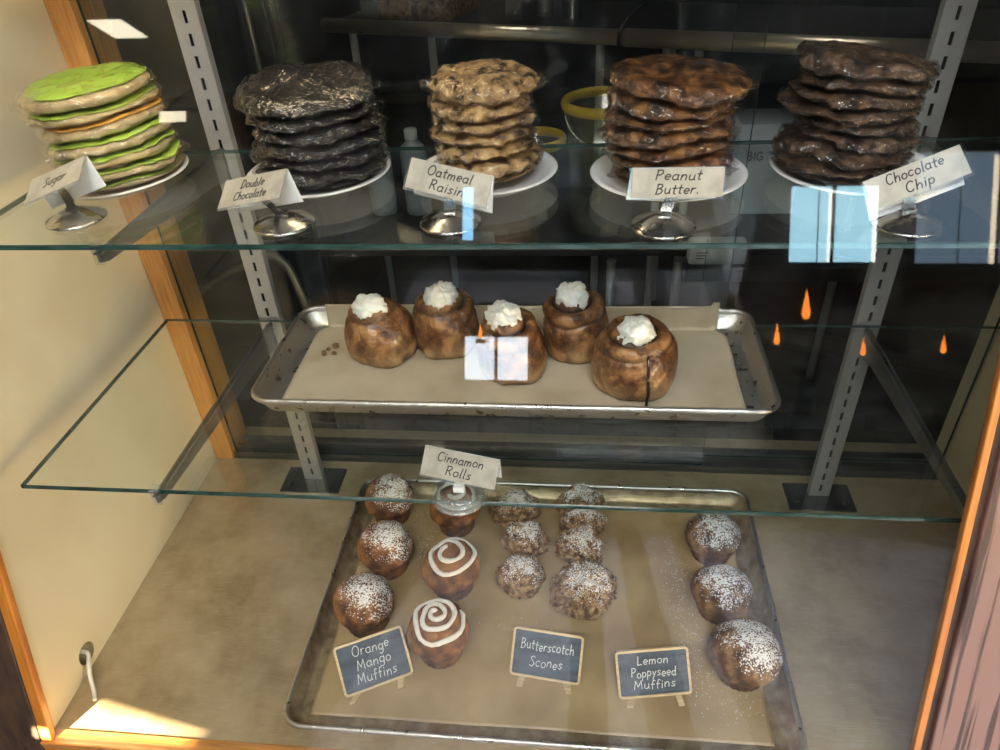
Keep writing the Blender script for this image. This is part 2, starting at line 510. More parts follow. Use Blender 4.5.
MT['room_floor'] = light_banded_floor()
MT['room_ceiling'] = pbr('room_ceiling', (0.10, 0.10, 0.10), 0.9, stops=[(0.3, (0.04, 0.04, 0.04)), (0.7, (0.06, 0.06, 0.06))], tex_scale=3)
MT['flame'] = emit('flame', (1.0, 0.27, 0.035), 11.0)
MT['lamp_glow'] = emit('lamp_glow', (1.0, 0.88, 0.62), 30.0)


def floor_mat():
    m, nt, out = new_mat('scuffed_metal_deck')
    b = N(nt, 'ShaderNodeBsdfPrincipled', Metallic=0.45)
    vec = coords(nt)
    t = N(nt, 'ShaderNodeTexNoise', Scale=7.0, Detail=9.0, Roughness=0.65)
    nt.links.new(vec, t.inputs['Vector'])
    r = ramp(nt, [(0.36, (0.33, 0.245, 0.135)), (0.5, (0.46, 0.36, 0.215)), (0.66, (0.56, 0.45, 0.29))])
    nt.links.new(t.outputs['Fac'], r.inputs['Fac'])
    # fine scratches in several directions
    vs = coords(nt, (14, 130, 1), rot=(0, 0, 0.9))
    t2 = N(nt, 'ShaderNodeTexNoise', Scale=3.0, Detail=3.0)
    nt.links.new(vs, t2.inputs['Vector'])
    mr = N(nt, 'ShaderNodeMapRange')
    mr.inputs['From Min'].default_value = 0.56
    mr.inputs['From Max'].default_value = 0.70
    mr.inputs['To Max'].default_value = 0.22
    nt.links.new(t2.outputs['Fac'], mr.inputs['Value'])
    mx = N(nt, 'ShaderNodeMixRGB')
    mx.inputs['Color2'].default_value = (0.62, 0.60, 0.55, 1)
    nt.links.new(mr.outputs['Result'], mx.inputs['Fac'])
    nt.links.new(r.outputs['Color'], mx.inputs['Color1'])
    nt.links.new(mx.outputs['Color'], b.inputs['Base Color'])
    rr = N(nt, 'ShaderNodeMapRange')
    rr.inputs['From Min'].default_value = 0.3
    rr.inputs['From Max'].default_value = 0.7
    rr.inputs['To Min'].default_value = 0.30
    rr.inputs['To Max'].default_value = 0.52
    nt.links.new(t.outputs['Fac'], rr.inputs['Value'])
    nt.links.new(rr.outputs['Result'], b.inputs['Roughness'])
    bp = N(nt, 'ShaderNodeBump', Strength=0.15, Distance=0.002)
    nt.links.new(t2.outputs['Fac'], bp.inputs['Height'])
    nt.links.new(bp.outputs['Normal'], b.inputs['Normal'])
    nt.links.new(b.outputs['BSDF'], out.inputs['Surface'])
    return m


MT['deck'] = floor_mat()


def sugared(name, stops, tex_scale, amount, lo=0.0, hi=0.045, grain=420.0, rough=0.75, bump_scale=120.0, bump=0.7, shift=(0, 0, 0)):
    """baked crust with powdered sugar lying on whatever faces up; amount 0..1"""
    m, nt, out = new_mat(name)
    b = N(nt, 'ShaderNodeBsdfPrincipled', Roughness=rough)
    vec = coords(nt)
    t = N(nt, 'ShaderNodeTexNoise', Scale=tex_scale, Detail=8.0)
    nt.links.new(vec, t.inputs['Vector'])
    r = ramp(nt, [(0.5 + (p - 0.5) * 0.6, c) for p, c in stops])
    nt.links.new(t.outputs['Fac'], r.inputs['Fac'])
    at = N(nt, 'ShaderNodeAttribute', attribute_name='sugar')
    g = N(nt, 'ShaderNodeTexNoise', Scale=grain, Detail=2.0)
    nt.links.new(vec, g.inputs['Vector'])
    g2 = N(nt, 'ShaderNodeTexNoise', Scale=70.0, Detail=2.0)
    nt.links.new(vec, g2.inputs['Vector'])
    ad = N(nt, 'ShaderNodeMath', operation='ADD')
    gm = N(nt, 'ShaderNodeMath', operation='MULTIPLY_ADD')
    gm.inputs[1].default_value = 1.5
    gm.inputs[2].default_value = -0.42
    nt.links.new(g.outputs['Fac'], gm.inputs[0])
    g3 = N(nt, 'ShaderNodeMath', operation='MULTIPLY_ADD')
    g3.inputs[1].default_value = 0.6
    g3.inputs[2].default_value = 0.2
    nt.links.new(g2.outputs['Fac'], g3.inputs[0])
    nt.links.new(gm.outputs[0], ad.inputs[0])
    nt.links.new(g3.outputs[0], ad.inputs[1])
    # threshold = 1.35 - amount * attribute
    th = N(nt, 'ShaderNodeMath', operation='MULTIPLY_ADD')
    th.inputs[1].default_value = -amount
    th.inputs[2].default_value = 1.36
    nt.links.new(at.outputs['Fac'], th.inputs[0])
    sb = N(nt, 'ShaderNodeMath', operation='SUBTRACT')
    nt.links.new(ad.outputs[0], sb.inputs[0])
    nt.links.new(th.outputs[0], sb.inputs[1])
    ms = N(nt, 'ShaderNodeMath', operation='MULTIPLY', use_clamp=True)
    ms.inputs[1].default_value = 14.0
    nt.links.new(sb.outputs[0], ms.inputs[0])
    mx = N(nt, 'ShaderNodeMixRGB')
    mx.inputs['Color2'].default_value = (0.80, 0.78, 0.75, 1)
    nt.links.new(ms.outputs[0], mx.inputs['Fac'])
    nt.links.new(r.outputs['Color'], mx.inputs['Color1'])
    nt.links.new(mx.outputs['Color'], b.inputs['Base Color'])
    t3 = N(nt, 'ShaderNodeTexNoise', Scale=bump_scale, Detail=6.0)
    nt.links.new(vec, t3.inputs['Vector'])
    bp = N(nt, 'ShaderNodeBump', Strength=bump, Distance=0.004)
    nt.links.new(t3.outputs['Fac'], bp.inputs['Height'])
    nt.links.new(bp.outputs['Normal'], b.inputs['Normal'])
    nt.links.new(b.outputs['BSDF'], out.inputs['Surface'])
    return m


MUFFIN_STOPS = [(0.28, (0.085, 0.030, 0.009)), (0.5, (0.20, 0.080, 0.022)), (0.75, (0.36, 0.16, 0.045))]
MT['muffin_sugar'] = sugared('sugared_muffin_top', MUFFIN_STOPS, 48, 0.64, bump=1.0)
MT['muffin_plain'] = sugared('plain_muffin_top', MUFFIN_STOPS, 48, 0.0, bump=1.0)
MT['muffin_cup'] = pbr('muffin_cup', rough=0.8, stops=[(0.3, (0.06, 0.022, 0.008)), (0.7, (0.20, 0.085, 0.028))], tex_scale=60, bump=0.6, bump_scale=150, bump_dist=0.003)
MT['lemon_top'] = sugared('sugared_lemon_top', [(0.28, (0.06, 0.024, 0.008)), (0.5, (0.15, 0.068, 0.022)), (0.75, (0.30, 0.16, 0.06))], 55, 0.66, bump=1.0)
MT['scone'] = sugared('sugared_scone', [(0.28, (0.10, 0.045, 0.016)), (0.5, (0.27, 0.145, 0.055)), (0.75, (0.48, 0.31, 0.15))], 120, 0.62, grain=420.0, bump_scale=160.0, bump=1.0)


def roll_mat():
    m, nt, out = new_mat('cinnamon_dough')
    b = N(nt, 'ShaderNodeBsdfPrincipled', Roughness=0.38)
    b.inputs['Coat Weight'].default_value = 0.25
    vec = coords(nt)
    t = N(nt, 'ShaderNodeTexNoise', Scale=30.0, Detail=9.0, Roughness=0.65, Distortion=0.8)
    nt.links.new(vec, t.inputs['Vector'])
    r = ramp(nt, [(0.38, (0.045, 0.014, 0.005)), (0.49, (0.15, 0.056, 0.016)), (0.62, (0.40, 0.195, 0.065))])
    nt.links.new(t.outputs['Fac'], r.inputs['Fac'])
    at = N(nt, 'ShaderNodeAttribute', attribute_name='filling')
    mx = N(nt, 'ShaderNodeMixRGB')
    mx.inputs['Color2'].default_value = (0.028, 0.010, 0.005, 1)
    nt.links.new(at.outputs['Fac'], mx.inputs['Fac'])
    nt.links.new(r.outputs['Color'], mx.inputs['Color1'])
    at2 = N(nt, 'ShaderNodeAttribute', attribute_name='pale')
    mx2 = N(nt, 'ShaderNodeMixRGB')
    mx2.inputs['Color2'].default_value = (0.52, 0.32, 0.14, 1)
    nt.links.new(at2.outputs['Fac'], mx2.inputs['Fac'])
    nt.links.new(mx.outputs['Color'], mx2.inputs['Color1'])
    nt.links.new(mx2.outputs['Color'], b.inputs['Base Color'])
    t3 = N(nt, 'ShaderNodeTexNoise', Scale=75, Detail=7.0, Distortion=1.2)
    nt.links.new(vec, t3.inputs['Vector'])
    bp = N(nt, 'ShaderNodeBump', Strength=0.8, Distance=0.005)
    nt.links.new(t3.outputs['Fac'], bp.inputs['Height'])
    nt.links.new(bp.outputs['Normal'], b.inputs['Normal'])
    nt.links.new(b.outputs['BSDF'], out.inputs['Surface'])
    return m


MT['roll'] = roll_mat()

# ---------------------------------------------------------------- key measures (metres; case floor z = 0, left wall x = 0)
ZT, ZM = 0.6388, 0.3573          # tops of the upper and the lower glass shelf
XR = 1.36                        # inner face of the right wall
YB = 0.5365                      # back end of the case floor
ZTOP = 0.985
SL = 0.285                        # lean of the front pane (dy / dz)
Y0 = -0.024


def pane_y(z):
    return Y0 + SL * z


# ---------------------------------------------------------------- setting
def front_cut_wall(name, x0, x1, mat, lead=0.0):
    mb = MB()
    pts = []
    for z in (-0.02, ZTOP):
        yf = SL * z - 0.0125
        pts += [(x0, yf, z), (x1, yf, z), (x1, 0.62, z), (x0, 0.62, z)]
    mb.hexa(pts)
    return struct(mb.build(name, mat))


def wall_left():
    # slab with a round cable hole near the front bottom corner
    mb = MB()
    hc, hr = Vector((0.094, 0.026)), 0.0165    # centre (y, z) and radius of the hole
    n = 40

    def outline(k):
        a = 2 * PI * k / n
        d = Vector((math.cos(a), math.sin(a)))
        best = 1e9
        corners = [(-0.0185, -0.02), (0.62, -0.02), (0.62, ZTOP), (0.268, ZTOP)]
        for i in range(4):
            p, q = Vector(corners[i]), Vector(corners[(i + 1) % 4])
            e = q - p
            den = d.x * e.y - d.y * e.x
            if abs(den) < 1e-9:
                continue
            w = p - hc
            t = (w.x * e.y - w.y * e.x) / den
            u = (w.x * d.y - w.y * d.x) / den
            if t > 0 and -1e-6 <= u <= 1 + 1e-6:
                best = min(best, t)
        return hc + d * best
    angs = [2 * PI * k / n for k in range(n)]
    extra = []
    for c in [(-0.0185, -0.02), (0.62, -0.02), (0.62, ZTOP), (0.268, ZTOP)]:
        v = Vector(c) - hc
        extra.append(math.atan2(v.y, v.x) % (2 * PI))
    allang = sorted(set([round(a, 6) for a in angs + extra]))
    inner = [hc + Vector((math.cos(a), math.sin(a))) * hr for a in allang]
    outer = []
    for a in allang:
        outer.append(outline(a * n / (2 * PI)))
    rings = []
    for x, ring in ((-0.02, outer), (0.0, outer), (0.0, inner), (-0.02, inner)):
        rings.append([(x, p.x, p.y) for p in ring])
    mb.grid(rings, True, smooth=False)
    return struct(mb.build('wall_left', MT['cream_wall']))


wall_left()
struct(MB().lathe([(0.0163, 0), (0.0163, 0.024), (0.0, 0.0242)], 32, T=Matrix.Translation((-0.0005, 0.094, 0.026)) @ Matrix.Rotation(-PI / 2, 4, 'Y')).build('trim_9', MT['hole_dark']))
front_cut_wall('wall_right', XR, XR + 0.02, MT['cream_wall'])
struct(MB().box(-0.02, XR + 0.02, -0.022, YB + 0.10, -0.02, 0.0).build('floor', MT['deck']))
struct(MB().box(-0.06, XR + 0.02, pane_y(ZTOP) - 0.02, 0.62, ZTOP, ZTOP + 0.03).build('ceiling', MT['black']))
# oak trims along the front opening, lying in the plane of the leaning pane
def leaning(name, x0, x1, f0, f1, mat, z0=-0.012, z1=ZTOP, bevel=0.001):
    pts = []
    for z in (z0, z1):
        pts += [(x0, SL * z + f0, z), (x1, SL * z + f0, z), (x1, SL * z + f1, z), (x0, SL * z + f1, z)]
    return struct(MB().hexa(pts).build(name, mat, bevel=bevel))


leaning('trim_1', -0.006, 0.009, -0.0235, -0.0128, MT['oak_edge'])
leaning('trim_2', 1.0945, 1.1025, -0.0225, -0.0128, MT['oak_edge'])
leaning('trim_15', 1.1027, 1.1110, -0.0180, -0.0130, MT['ply'], bevel=0)  # dark strip added for the shade of the gap, also stops a light leak
leaning('wall_front_right', 1.1113, 2.6, -0.0240, -0.0130, MT['stile'], z0=-0.02, bevel=0.002)
leaning('wall_front_left', -2.2, -0.0075, -0.0240, -0.0130, MT['ply'], z0=-0.02, bevel=0.002)
struct(MB().box(-0.008, 1.131, -0.026, -0.003, -0.02, 0.0015).build('trim_3', MT['oak_x'], bevel=0.002))
struct(MB().box(-2.2, 2.6, -0.040, -0.02, -0.78, -0.0205).build('wall_front', MT['ply_x']))
# wooden post at the back left corner and the running track of the sliding doors
struct(MB().box(0.0005, 0.037, YB, YB + 0.075, 0.0005, ZTOP - 0.001).build('trim_4', MT['oak'], bevel=0.002))
mb = MB()
mb.box(0.038, XR, YB + 0.004, YB + 0.060, 0.0003, 0.004)
for y in (YB + 0.006, YB + 0.030, YB + 0.055):
    mb.box(0.038, XR, y, y + 0.003, 0.004, 0.014)
struct(mb.build('trim_5', MT['rail']))
mb = MB()
mb.box(0.038, XR, YB + 0.004, YB + 0.060, ZTOP - 0.006, ZTOP - 0.001)
struct(mb.build('trim_6', MT['rail']))


def slab(x0, x1, y0, y1, z0, z1, name, parent=None, mats=None):
    mb = MB().box(x0, x1, y0, y1, z0, z1)
    return mb.build(name, mats or MT['glass'], parent)


# leaning front pane
mb = MB()
t = 0.005
pts = []
for z in (0.0, ZTOP - 0.002):
    pts += [(0.0095, pane_y(z) + 0.004, z), (1.0940, pane_y(z) + 0.004, z), (1.0940, pane_y(z) + 0.004 + t, z), (0.0095, pane_y(z) + 0.004 + t, z)]
mb.hexa(pts)
struct(mb.build('window_1', MT['glass']))

# two sliding glass doors at the back, overlapping
def sliding_door(name, x0, x1, y):
    mb = MB()
    b = len(mb.v)
    mb.box(x0, x1, y, y + 0.006, 0.006, ZTOP - 0.008)
    mb.m = [1, 1, 0, 1, 0, 1]
    return struct(mb.build(name, [MT['back_glass'], MT['glass_edge']]))


sliding_door('door_1', 0.0374, 0.932, YB + 0.015)
sliding_door('door_2', 0.897, XR - 0.004, YB + 0.040)

# the room behind the camera and the kitchen behind the case
RX0, RX1, RY0, RZ0, RZ1 = -4.2, 5.2, -4.2, -0.78, 2.12
KY1 = 2.3
struct(MB().box(RX0, RX1, -9.0, -0.046, RZ0 - 0.05, RZ0).build('ground', MT['room_floor']))
struct(MB().box(RX0, RX1, RY0, KY1, RZ1, RZ1 + 0.05).build('ceiling_room', MT['room_ceiling']))
struct(MB().box(RX0 - 0.05, RX0, RY0, KY1, RZ0, RZ1).build('wall_west', MT['room_wall']))
struct(MB().box(RX1, RX1 + 0.05, RY0, KY1, RZ0, RZ1).build('wall_east', MT['room_wall']))
# street wall with window openings: columns of boxes left around the holes
WINS = [(-2.58, -2.29, 1.8887, 2.00), (-0.13, 0.37, 0.11, 0.47), (2.03, 2.63, 0.93, 1.47), (2.82, 4.38, 0.92, 1.68)]  # first opening is an added slit that shapes the sun patch
mb = MB()
x = RX0
for (a, c, z0, z1) in WINS:
    if a > x:
        mb.box(x, a, RY0 - 0.1, RY0, RZ0, RZ1)
    mb.box(a, c, RY0 - 0.1, RY0, RZ0, z0)
    mb.box(a, c, RY0 - 0.1, RY0, z1, RZ1)
    x = c
mb.box(x, RX1, RY0 - 0.1, RY0, RZ0, RZ1)
struct(mb.build('wall_street', MT['room_wall']))
mb = MB()
mb.hexa([(-2.65, RY0 - 0.012, 1.9215), (-2.22, RY0 - 0.012, 1.8871), (-2.22, RY0 - 0.002, 1.8871), (-2.65, RY0 - 0.002, 1.9215),
         (-2.65, RY0 - 0.012, 2.05), (-2.22, RY0 - 0.012, 2.05), (-2.22, RY0 - 0.002, 2.05), (-2.65, RY0 - 0.002, 2.05)])
struct(mb.build('trim_11', MT['black']))  # unseen slanted edge, added to taper the sun patch on the deck
for i, (a, c, z0, z1) in enumerate(WINS):
    if i == 0:
        continue
    mb = MB()
    w = 0.025
    mb.box(a, a + w, RY0 - 0.06, RY0 + 0.015, z0, z1)
    mb.box(c - w, c, RY0 - 0.06, RY0 + 0.015, z0, z1)
    mb.box(a + w, c - w, RY0 - 0.06, RY0 + 0.015, z0, z0 + w)
    mb.box(a + w, c - w, RY0 - 0.06, RY0 + 0.015, z1 - w, z1)
    nm = (0, 1, 1, 2)[i]
    for k in range(nm):
        xm = a + (c - a) * (k + 1) / (nm + 1)
        mb.box(xm - 0.012, xm + 0.012, RY0 - 0.05, RY0 + 0.015, z0 + w, z1 - w)
    struct(mb.build('window_%d' % (i + 2), MT['black']))
struct(MB().box(-1.4, 0.6, -5.4, -4.301, 0.50, 0.53).build('trim_14', MT['black']))  # unseen slab added to keep sun out of the small window
# partition between room and kitchen
struct(MB().box(RX0, -0.021, 0.30, 0.36, RZ0, RZ1).box(XR + 0.021, RX1, 0.30, 0.36, RZ0, RZ1).box(-0.021, XR + 0.021, 0.30, 0.36, ZTOP + 0.031, RZ1).build('wall_partition', MT['black']))
struct(MB().box(RX0, RX1, KY1, KY1 + 0.05, RZ0, RZ1).build('wall_kitchen', MT['teal_wall']))
struct(MB().box(RX0, RX1, 0.30, KY1, RZ0 - 0.05, RZ0).build('floor_kitchen', MT['black']))
struct(MB().box(-0.02, XR + 0.02, 0.10, 0.62, RZ0, -0.021).build('wall_plinth', MT['black']))

# ---------------------------------------------------------------- shelves, standards, brackets
XU = (0.2152, 1.1233)


def standard(x, label):
    t = thing('slotted_standard', label, 'shelf standard', (x, 0.487, 0), group='slotted shelf standards')
    mb = MB()
    w, sw, z0, z1 = 0.017, 0.0023, 0.004, ZTOP - 0.002
    pitch, sh = 0.0266, 0.0145
    # front plate with a real slot at every pitch
    zc = []
    z = z0 + 0.012
    while z + sh < z1:
        zc.append(z)
        z += pitch
    def quad(xa, xb, za, zb, y=0.0):
        b = len(mb.v)
        mb.v.extend([(xa, y, za), (xb, y, za), (xb, y, zb), (xa, y, zb)])
        mb.face((b, b + 1, b + 2, b + 3))
    quad(-w, -sw, z0, z1)
    quad(sw, w, z0, z1)
    last = z0
    for z in zc:
        quad(-sw, sw, last, z)
        for q in ([(-sw, 0, z), (-sw, .0016, z), (-sw, .0016, z + sh), (-sw, 0, z + sh)], [(sw, 0, z), (sw, 0, z + sh), (sw, .0016, z + sh), (sw, .0016, z)]):
            b = len(mb.v)
            mb.v.extend(q)
            mb.face((b, b + 1, b + 2, b + 3))
        last = z + sh
    quad(-sw, sw, last, z1)
    mb.box(-w, -w + 0.0015, 0.0002, 0.013, z0, z1)
    mb.box(w - 0.0015, w, 0.0002, 0.013, z0, z1)
    mb.build('channel', MT['zinc'], t)
    MB().box(-w + 0.002, w - 0.002, 0.011, 0.013, z0, z1).build('channel_back', MT['black'], t)
    mb = MB().box(-0.055, 0.055, -0.032, 0.030, 0.0, 0.004)
    for sx in (-0.04, 0.04):
        mb.lathe([(0.005, 0.004), (0.005, 0.006), (0.003, 0.0075), (0, 0.0077)], 16, T=Matrix.Translation((sx, -0.015, 0)))
    mb.build('foot_plate', MT['dark_plate'], t)
    return t


standard(XU[0], 'slotted zinc shelf standard on the left, next to the wooden post')
standard(XU[1], 'slotted zinc shelf standard on the right, next to the oak front stile')


def glass_shelf(z, y0, y1, label):
    th = 0.0065
    mb = MB().box(0.043, XR - 0.004, y0, y1, z - th, z)
    mb.m = [0, 0, 1, 1, 1, 1]
    o = mb.build('glass_shelf', [MT['shelf_glass'], MT['glass_edge']], bevel=0.0012, bseg=1)
    tag(o, label, 'shelf', 'glass shelves')
    return o


glass_shelf(ZT, 0.1737, 0.4560, 'upper glass shelf carrying the plates of wrapped cookies')
glass_shelf(ZM, 0.1061, 0.4836, 'lower glass shelf carrying the tray of cinnamon rolls')


def bracket(x, z, yfront, label):
    t = thing('shelf_bracket', label, 'bracket', (x, 0.487, z - 0.0085), group='shelf brackets')
    L = 0.487 - yfront
    mb = MB()
    prof = [(0.0, 0.0), (-L, 0.0), (-L, -0.010), (-L + 0.012, -0.014), (-0.05, -0.034), (0.0, -0.046)]
    b = len(mb.v)
    for sx in (-0.0016, 0.0016):
        for y, zz in prof:
            mb.vert((sx, y - 0.0005, zz))
    n = len(prof)
    mb.face([b + i for i in range(n)])
    mb.face([b + n + i for i in range(n)][::-1])
    for i in range(n):
        j = (i + 1) % n
        mb.face((b + i, b + n + i, b + n + j, b + j))
    mb.box(-0.005, 0.005, -L, -0.002, -0.0018, 0.0)
    mb.build('arm', MT['bracket'], t)
    MB().box(-0.005, 0.005, -L - 0.0022, -L - 0.0002, -0.012, 0.010).box(-0.006, 0.006, -L - 0.0022, -L + 0.010, 0.0087, 0.0103).build('shelf_clip', MT['clear_plastic'], t)
    return t


bracket(XU[0], ZT, 0.172, 'steel bracket under the upper shelf on the left standard')
bracket(XU[0], ZM, 0.104, 'steel bracket under the lower shelf on the left standard')
bracket(XU[1], ZT, 0.172, 'steel bracket under the upper shelf on the right standard')
bracket(XU[1], ZM, 0.104, 'steel bracket under the lower shelf on the right standard')

# ---------------------------------------------------------------- sheet pans and papers
def rrect(x0, x1, y0, y1, r, z, n=6):
    out = []
    for cx, cy, a0 in ((x1 - r, y1 - r, 0), (x0 + r, y1 - r, PI / 2), (x0 + r, y0 + r, PI), (x1 - r, y0 + r, 1.5 * PI)):
        for k in range(n + 1):
            a = a0 + PI / 2 * k / n
            out.append(Vector((cx + r * math.cos(a), cy + r * math.sin(a), z)))
    return out


def sheet_pan(x0, x1, y0, y1, z, h, label, mat, rim_mat):
    cx, cy = (x0 + x1) / 2, (y0 + y1) / 2
    t = thing('sheet_pan', label, 'tray', (cx, cy, z), group='aluminium sheet pans')
    a, b = (x1 - x0) / 2, (y1 - y0) / 2
    fl = 0.014
    mb = MB()
    R = [(0.60, 0.0012), (fl + 0.004, 0.0012), (fl, 0.0030), (0.004, h - 0.004), (0.003, h - 0.001)]
    rings = [[Vector((p.x * 0.5, p.y * 0.5, p.z)) for p in rrect(-a + fl, a - fl, -b + fl, b - fl, 0.022, 0.0012)]]
    for ins, zz in R[1:]:
        rings.append(rrect(-a + ins, a - ins, -b + ins, b - ins, 0.026 - ins * 0.3, zz))
    outer = [(0.0025, h - 0.001), (0.0035, h - 0.004), (fl - 0.0005, 0.0015), (fl + 0.003, 0.0)]
    for ins, zz in outer:
        rings.append(rrect(-a + ins, a - ins, -b + ins, b - ins, 0.026 - ins * 0.3, zz))
    mb.grid(rings, True, cap0=True, cap1=True)
    # both caps close the floor of the pan (upper skin and lower skin)
    mb.build('pan_body', mat, t)
    mb = MB()
    path = rrect(-a + 0.003, a - 0.003, -b + 0.003, b - 0.003, 0.027, h - 0.001, 8)
    path.append(path[0])
    n = 10
    rr = 0.0038
    rings = []
    L = len(path) - 1
    for i in range(L):
        p, q, w = path[i - 1], path[(i + 1) % L], path[i]
        tt = (q - p).normalized()
        out = Vector((tt.y, -tt.x, 0))
        rings.append([w + out * math.cos(2 * PI * k / n) * rr + Vector((0, 0, 1)) * math.sin(2 * PI * k / n) * rr for k in range(n)])
    rings.append(rings[0])
    mb.grid(rings, True)
    mb.build('rolled_rim', rim_mat, t)
    return t


TRAY_M = (0.279, 0.951, 0.241, 0.4790)
TRAY_B = (0.320, 0.996, 0.008, 0.474)
sheet_pan(*TRAY_M, ZM + 0.0004, 0.027, 'narrow aluminium tray of cinnamon rolls on the lower glass shelf', MT['aluminium'], MT['aluminium'])
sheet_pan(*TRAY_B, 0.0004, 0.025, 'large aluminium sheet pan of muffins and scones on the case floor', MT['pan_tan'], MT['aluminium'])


def paper(name, x0, x1, y0, y1, zf, mat, label, nx=90, ny=60, seed=1.0):
    mb = MB()
    rings = []
    for j in range(ny + 1):
        row = []
        for i in range(nx + 1):
            u, v = i / nx, j / ny
            x, y = x0 + (x1 - x0) * u, y0 + (y1 - y0) * v
            row.append(zf(x, y, u, v))
        rings.append(row)
    b = len(mb.v)
    mb.grid(rings, False)
    o = mb.build(name, mat)
    md = o.modifiers.new('solid', 'SOLIDIFY')
    md.thickness = 0.0003
    tag(o, label, 'paper', 'parchment sheets')
    return o


def mid_paper(x, y, u, v):
    # flat in the pan, climbs the back wall and stands a little above the rim
    z = ZM + 0.0024 + 0.0005 * max(0, fbm((x * 9, y * 9, 3.0), 3) + 0.2)
    yb, slope0 = 0.462, 0.0145
    if y > yb:
        d = y - yb
        z = ZM + 0.0024 + d * 1.75
        y = yb + d * 0.20
        z += 0.004 * fbm((x * 14, d * 10, 7.0), 2) * min(1, d / 0.01)
        if u > 0.975:
            z += 0.006
    k = max(0.0, (y - 0.445) / 0.018)
    x += 0.003 * fbm((y * 8, 1.0, u), 2) + (0.012 * min(1, k) * max(0, 1 - u * 12) - 0.012 * min(1, k) * max(0, (u - 0.917) * 12))
    return (x, y - 0.001, z)


paper('parchment_paper', 0.309, 0.916, 0.267, 0.4835, mid_paper, MT['parchment'], 'tan parchment sheet lining the tray under the cinnamon rolls', 110, 80)


def low_paper(x, y, u, v):
    return (x + 0.003 * fbm((y * 7, 2.0, u * 2), 2), y + 0.002 * fbm((x * 7, 5.0, v * 2), 2), 0.0026 + 0.0006 * max(0, fbm((x * 8, y * 8, 9.0), 3) + 0.25))


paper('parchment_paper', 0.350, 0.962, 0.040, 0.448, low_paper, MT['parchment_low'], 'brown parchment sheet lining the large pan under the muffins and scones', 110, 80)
ZP = 0.0038      # top of the lower parchment
ZQ = ZM + 0.0036  # top of the upper parchment

# ---------------------------------------------------------------- plates and wrapped cookies
def plate(x, y, R, label):
    prof = [(0.0, 0.0), (0.046, 0.0), (0.048, 0.0025), (0.060, 0.005), (R - 0.006, 0.0135), (R - 0.001, 0.0150), (R, 0.0160), (R - 0.0015, 0.0170), (R - 0.008, 0.0160),
            (0.063, 0.0075), (0.056, 0.0045), (0.0, 0.0042)]
    o = MB().lathe(prof, 72).build('dinner_plate', MT['plate'], loc=(x, y, ZT + 0.0004))
    tag(o, label, 'plate', 'white plates on the upper shelf')
    return o


def layer_bm(R, low, high, seed, rough, shrink=0.0, out=0.0, crinkle=0.0, nth=132, flaps=0, fine=1.0, rmax=1.0):
    """a lumpy disc filling the space between two height fields low(x, y) and high(x, y)"""
    mb = MB()
    rnd = random.Random(seed)
    off = Vector((rnd.uniform(-50, 50), rnd.uniform(-50, 50), rnd.uniform(-50, 50)))
    fl = [(rnd.uniform(0, 2 * PI), rnd.uniform(0.07, 0.16), rnd.uniform(0.12, 0.26)) for _ in range(flaps)]
    prof = [(k / 9 * 0.78, 1.0) for k in range(1, 9)]
    for k in range(15):
        a = PI / 2 - PI * k / 14
        prof.append((0.78 + 0.22 * math.cos(a) ** 0.75 if math.cos(a) > 1e-6 else 0.78, math.sin(a)))
    prof += [(0.72 * (1 - k / 4), -1.0) for k in range(4)]
    rings = []
    for r, s in prof:
        ring = []
        for j in range(nth):
            a = 2 * PI * j / nth
            ca, sa = math.cos(a), math.sin(a)
            irr = 1 + 0.06 * rough * noise.noise(Vector((ca * 1.2, sa * 1.2, 0)) + off) + 0.035 * rough * noise.noise(Vector((ca * 4, sa * 4, 2)) + off)
            edge = max(0.0, (r - 0.6) / 0.4)
            rr = r * R * irr * rmax + out * edge
            h0 = 0.008
            rad = 0.0085 * rough * fine * fbm(Vector((rr * ca, rr * sa, s * h0)) * 95 + off * 2, 4) * edge
            if crinkle:
                rg = 1 - 2 * abs(noise.noise(Vector((a * 5.0 + s, s * 1.6, 3)) + off))
                rad += crinkle * rg * edge + 0.6 * crinkle * noise.noise(Vector((a * 16, s * 4, 8)) + off) * edge
                for fa, fw, fh in fl:
                    d = abs((a - fa + PI) % (2 * PI) - PI)
                    if d < fw and r > 0.92 and abs(s) < 0.75:
                        rad += (1 - d / fw) * fh * 0.04
            rr = max(rr + rad, 0.0)
            x, y = rr * ca, rr * sa
            lo, hi = low(x, y) + shrink, high(x, y) - shrink
            mid, half = (lo + hi) / 2, (hi - lo) / 2
            n1 = fbm(Vector((x, y, s * half)) * 90 + off, 4)
            q = 1 - min(0.7, fine * 0.55 * rough * max(0.0, n1 + 0.14))
            if crinkle and r < 0.95:
                q -= 0.10 * abs(noise.noise(Vector((x * 130, y * 130, s)) + off))
            ring.append(Vector((x, y, mid + s * half * q)))
        rings.append(ring)
    mb.grid(rings, True, cap0=True, cap1=True, smooth=not crinkle)
    return mb


ORD = ['top', 'second', 'third', 'fourth', 'fifth', 'sixth', 'seventh', 'eighth', 'ninth']


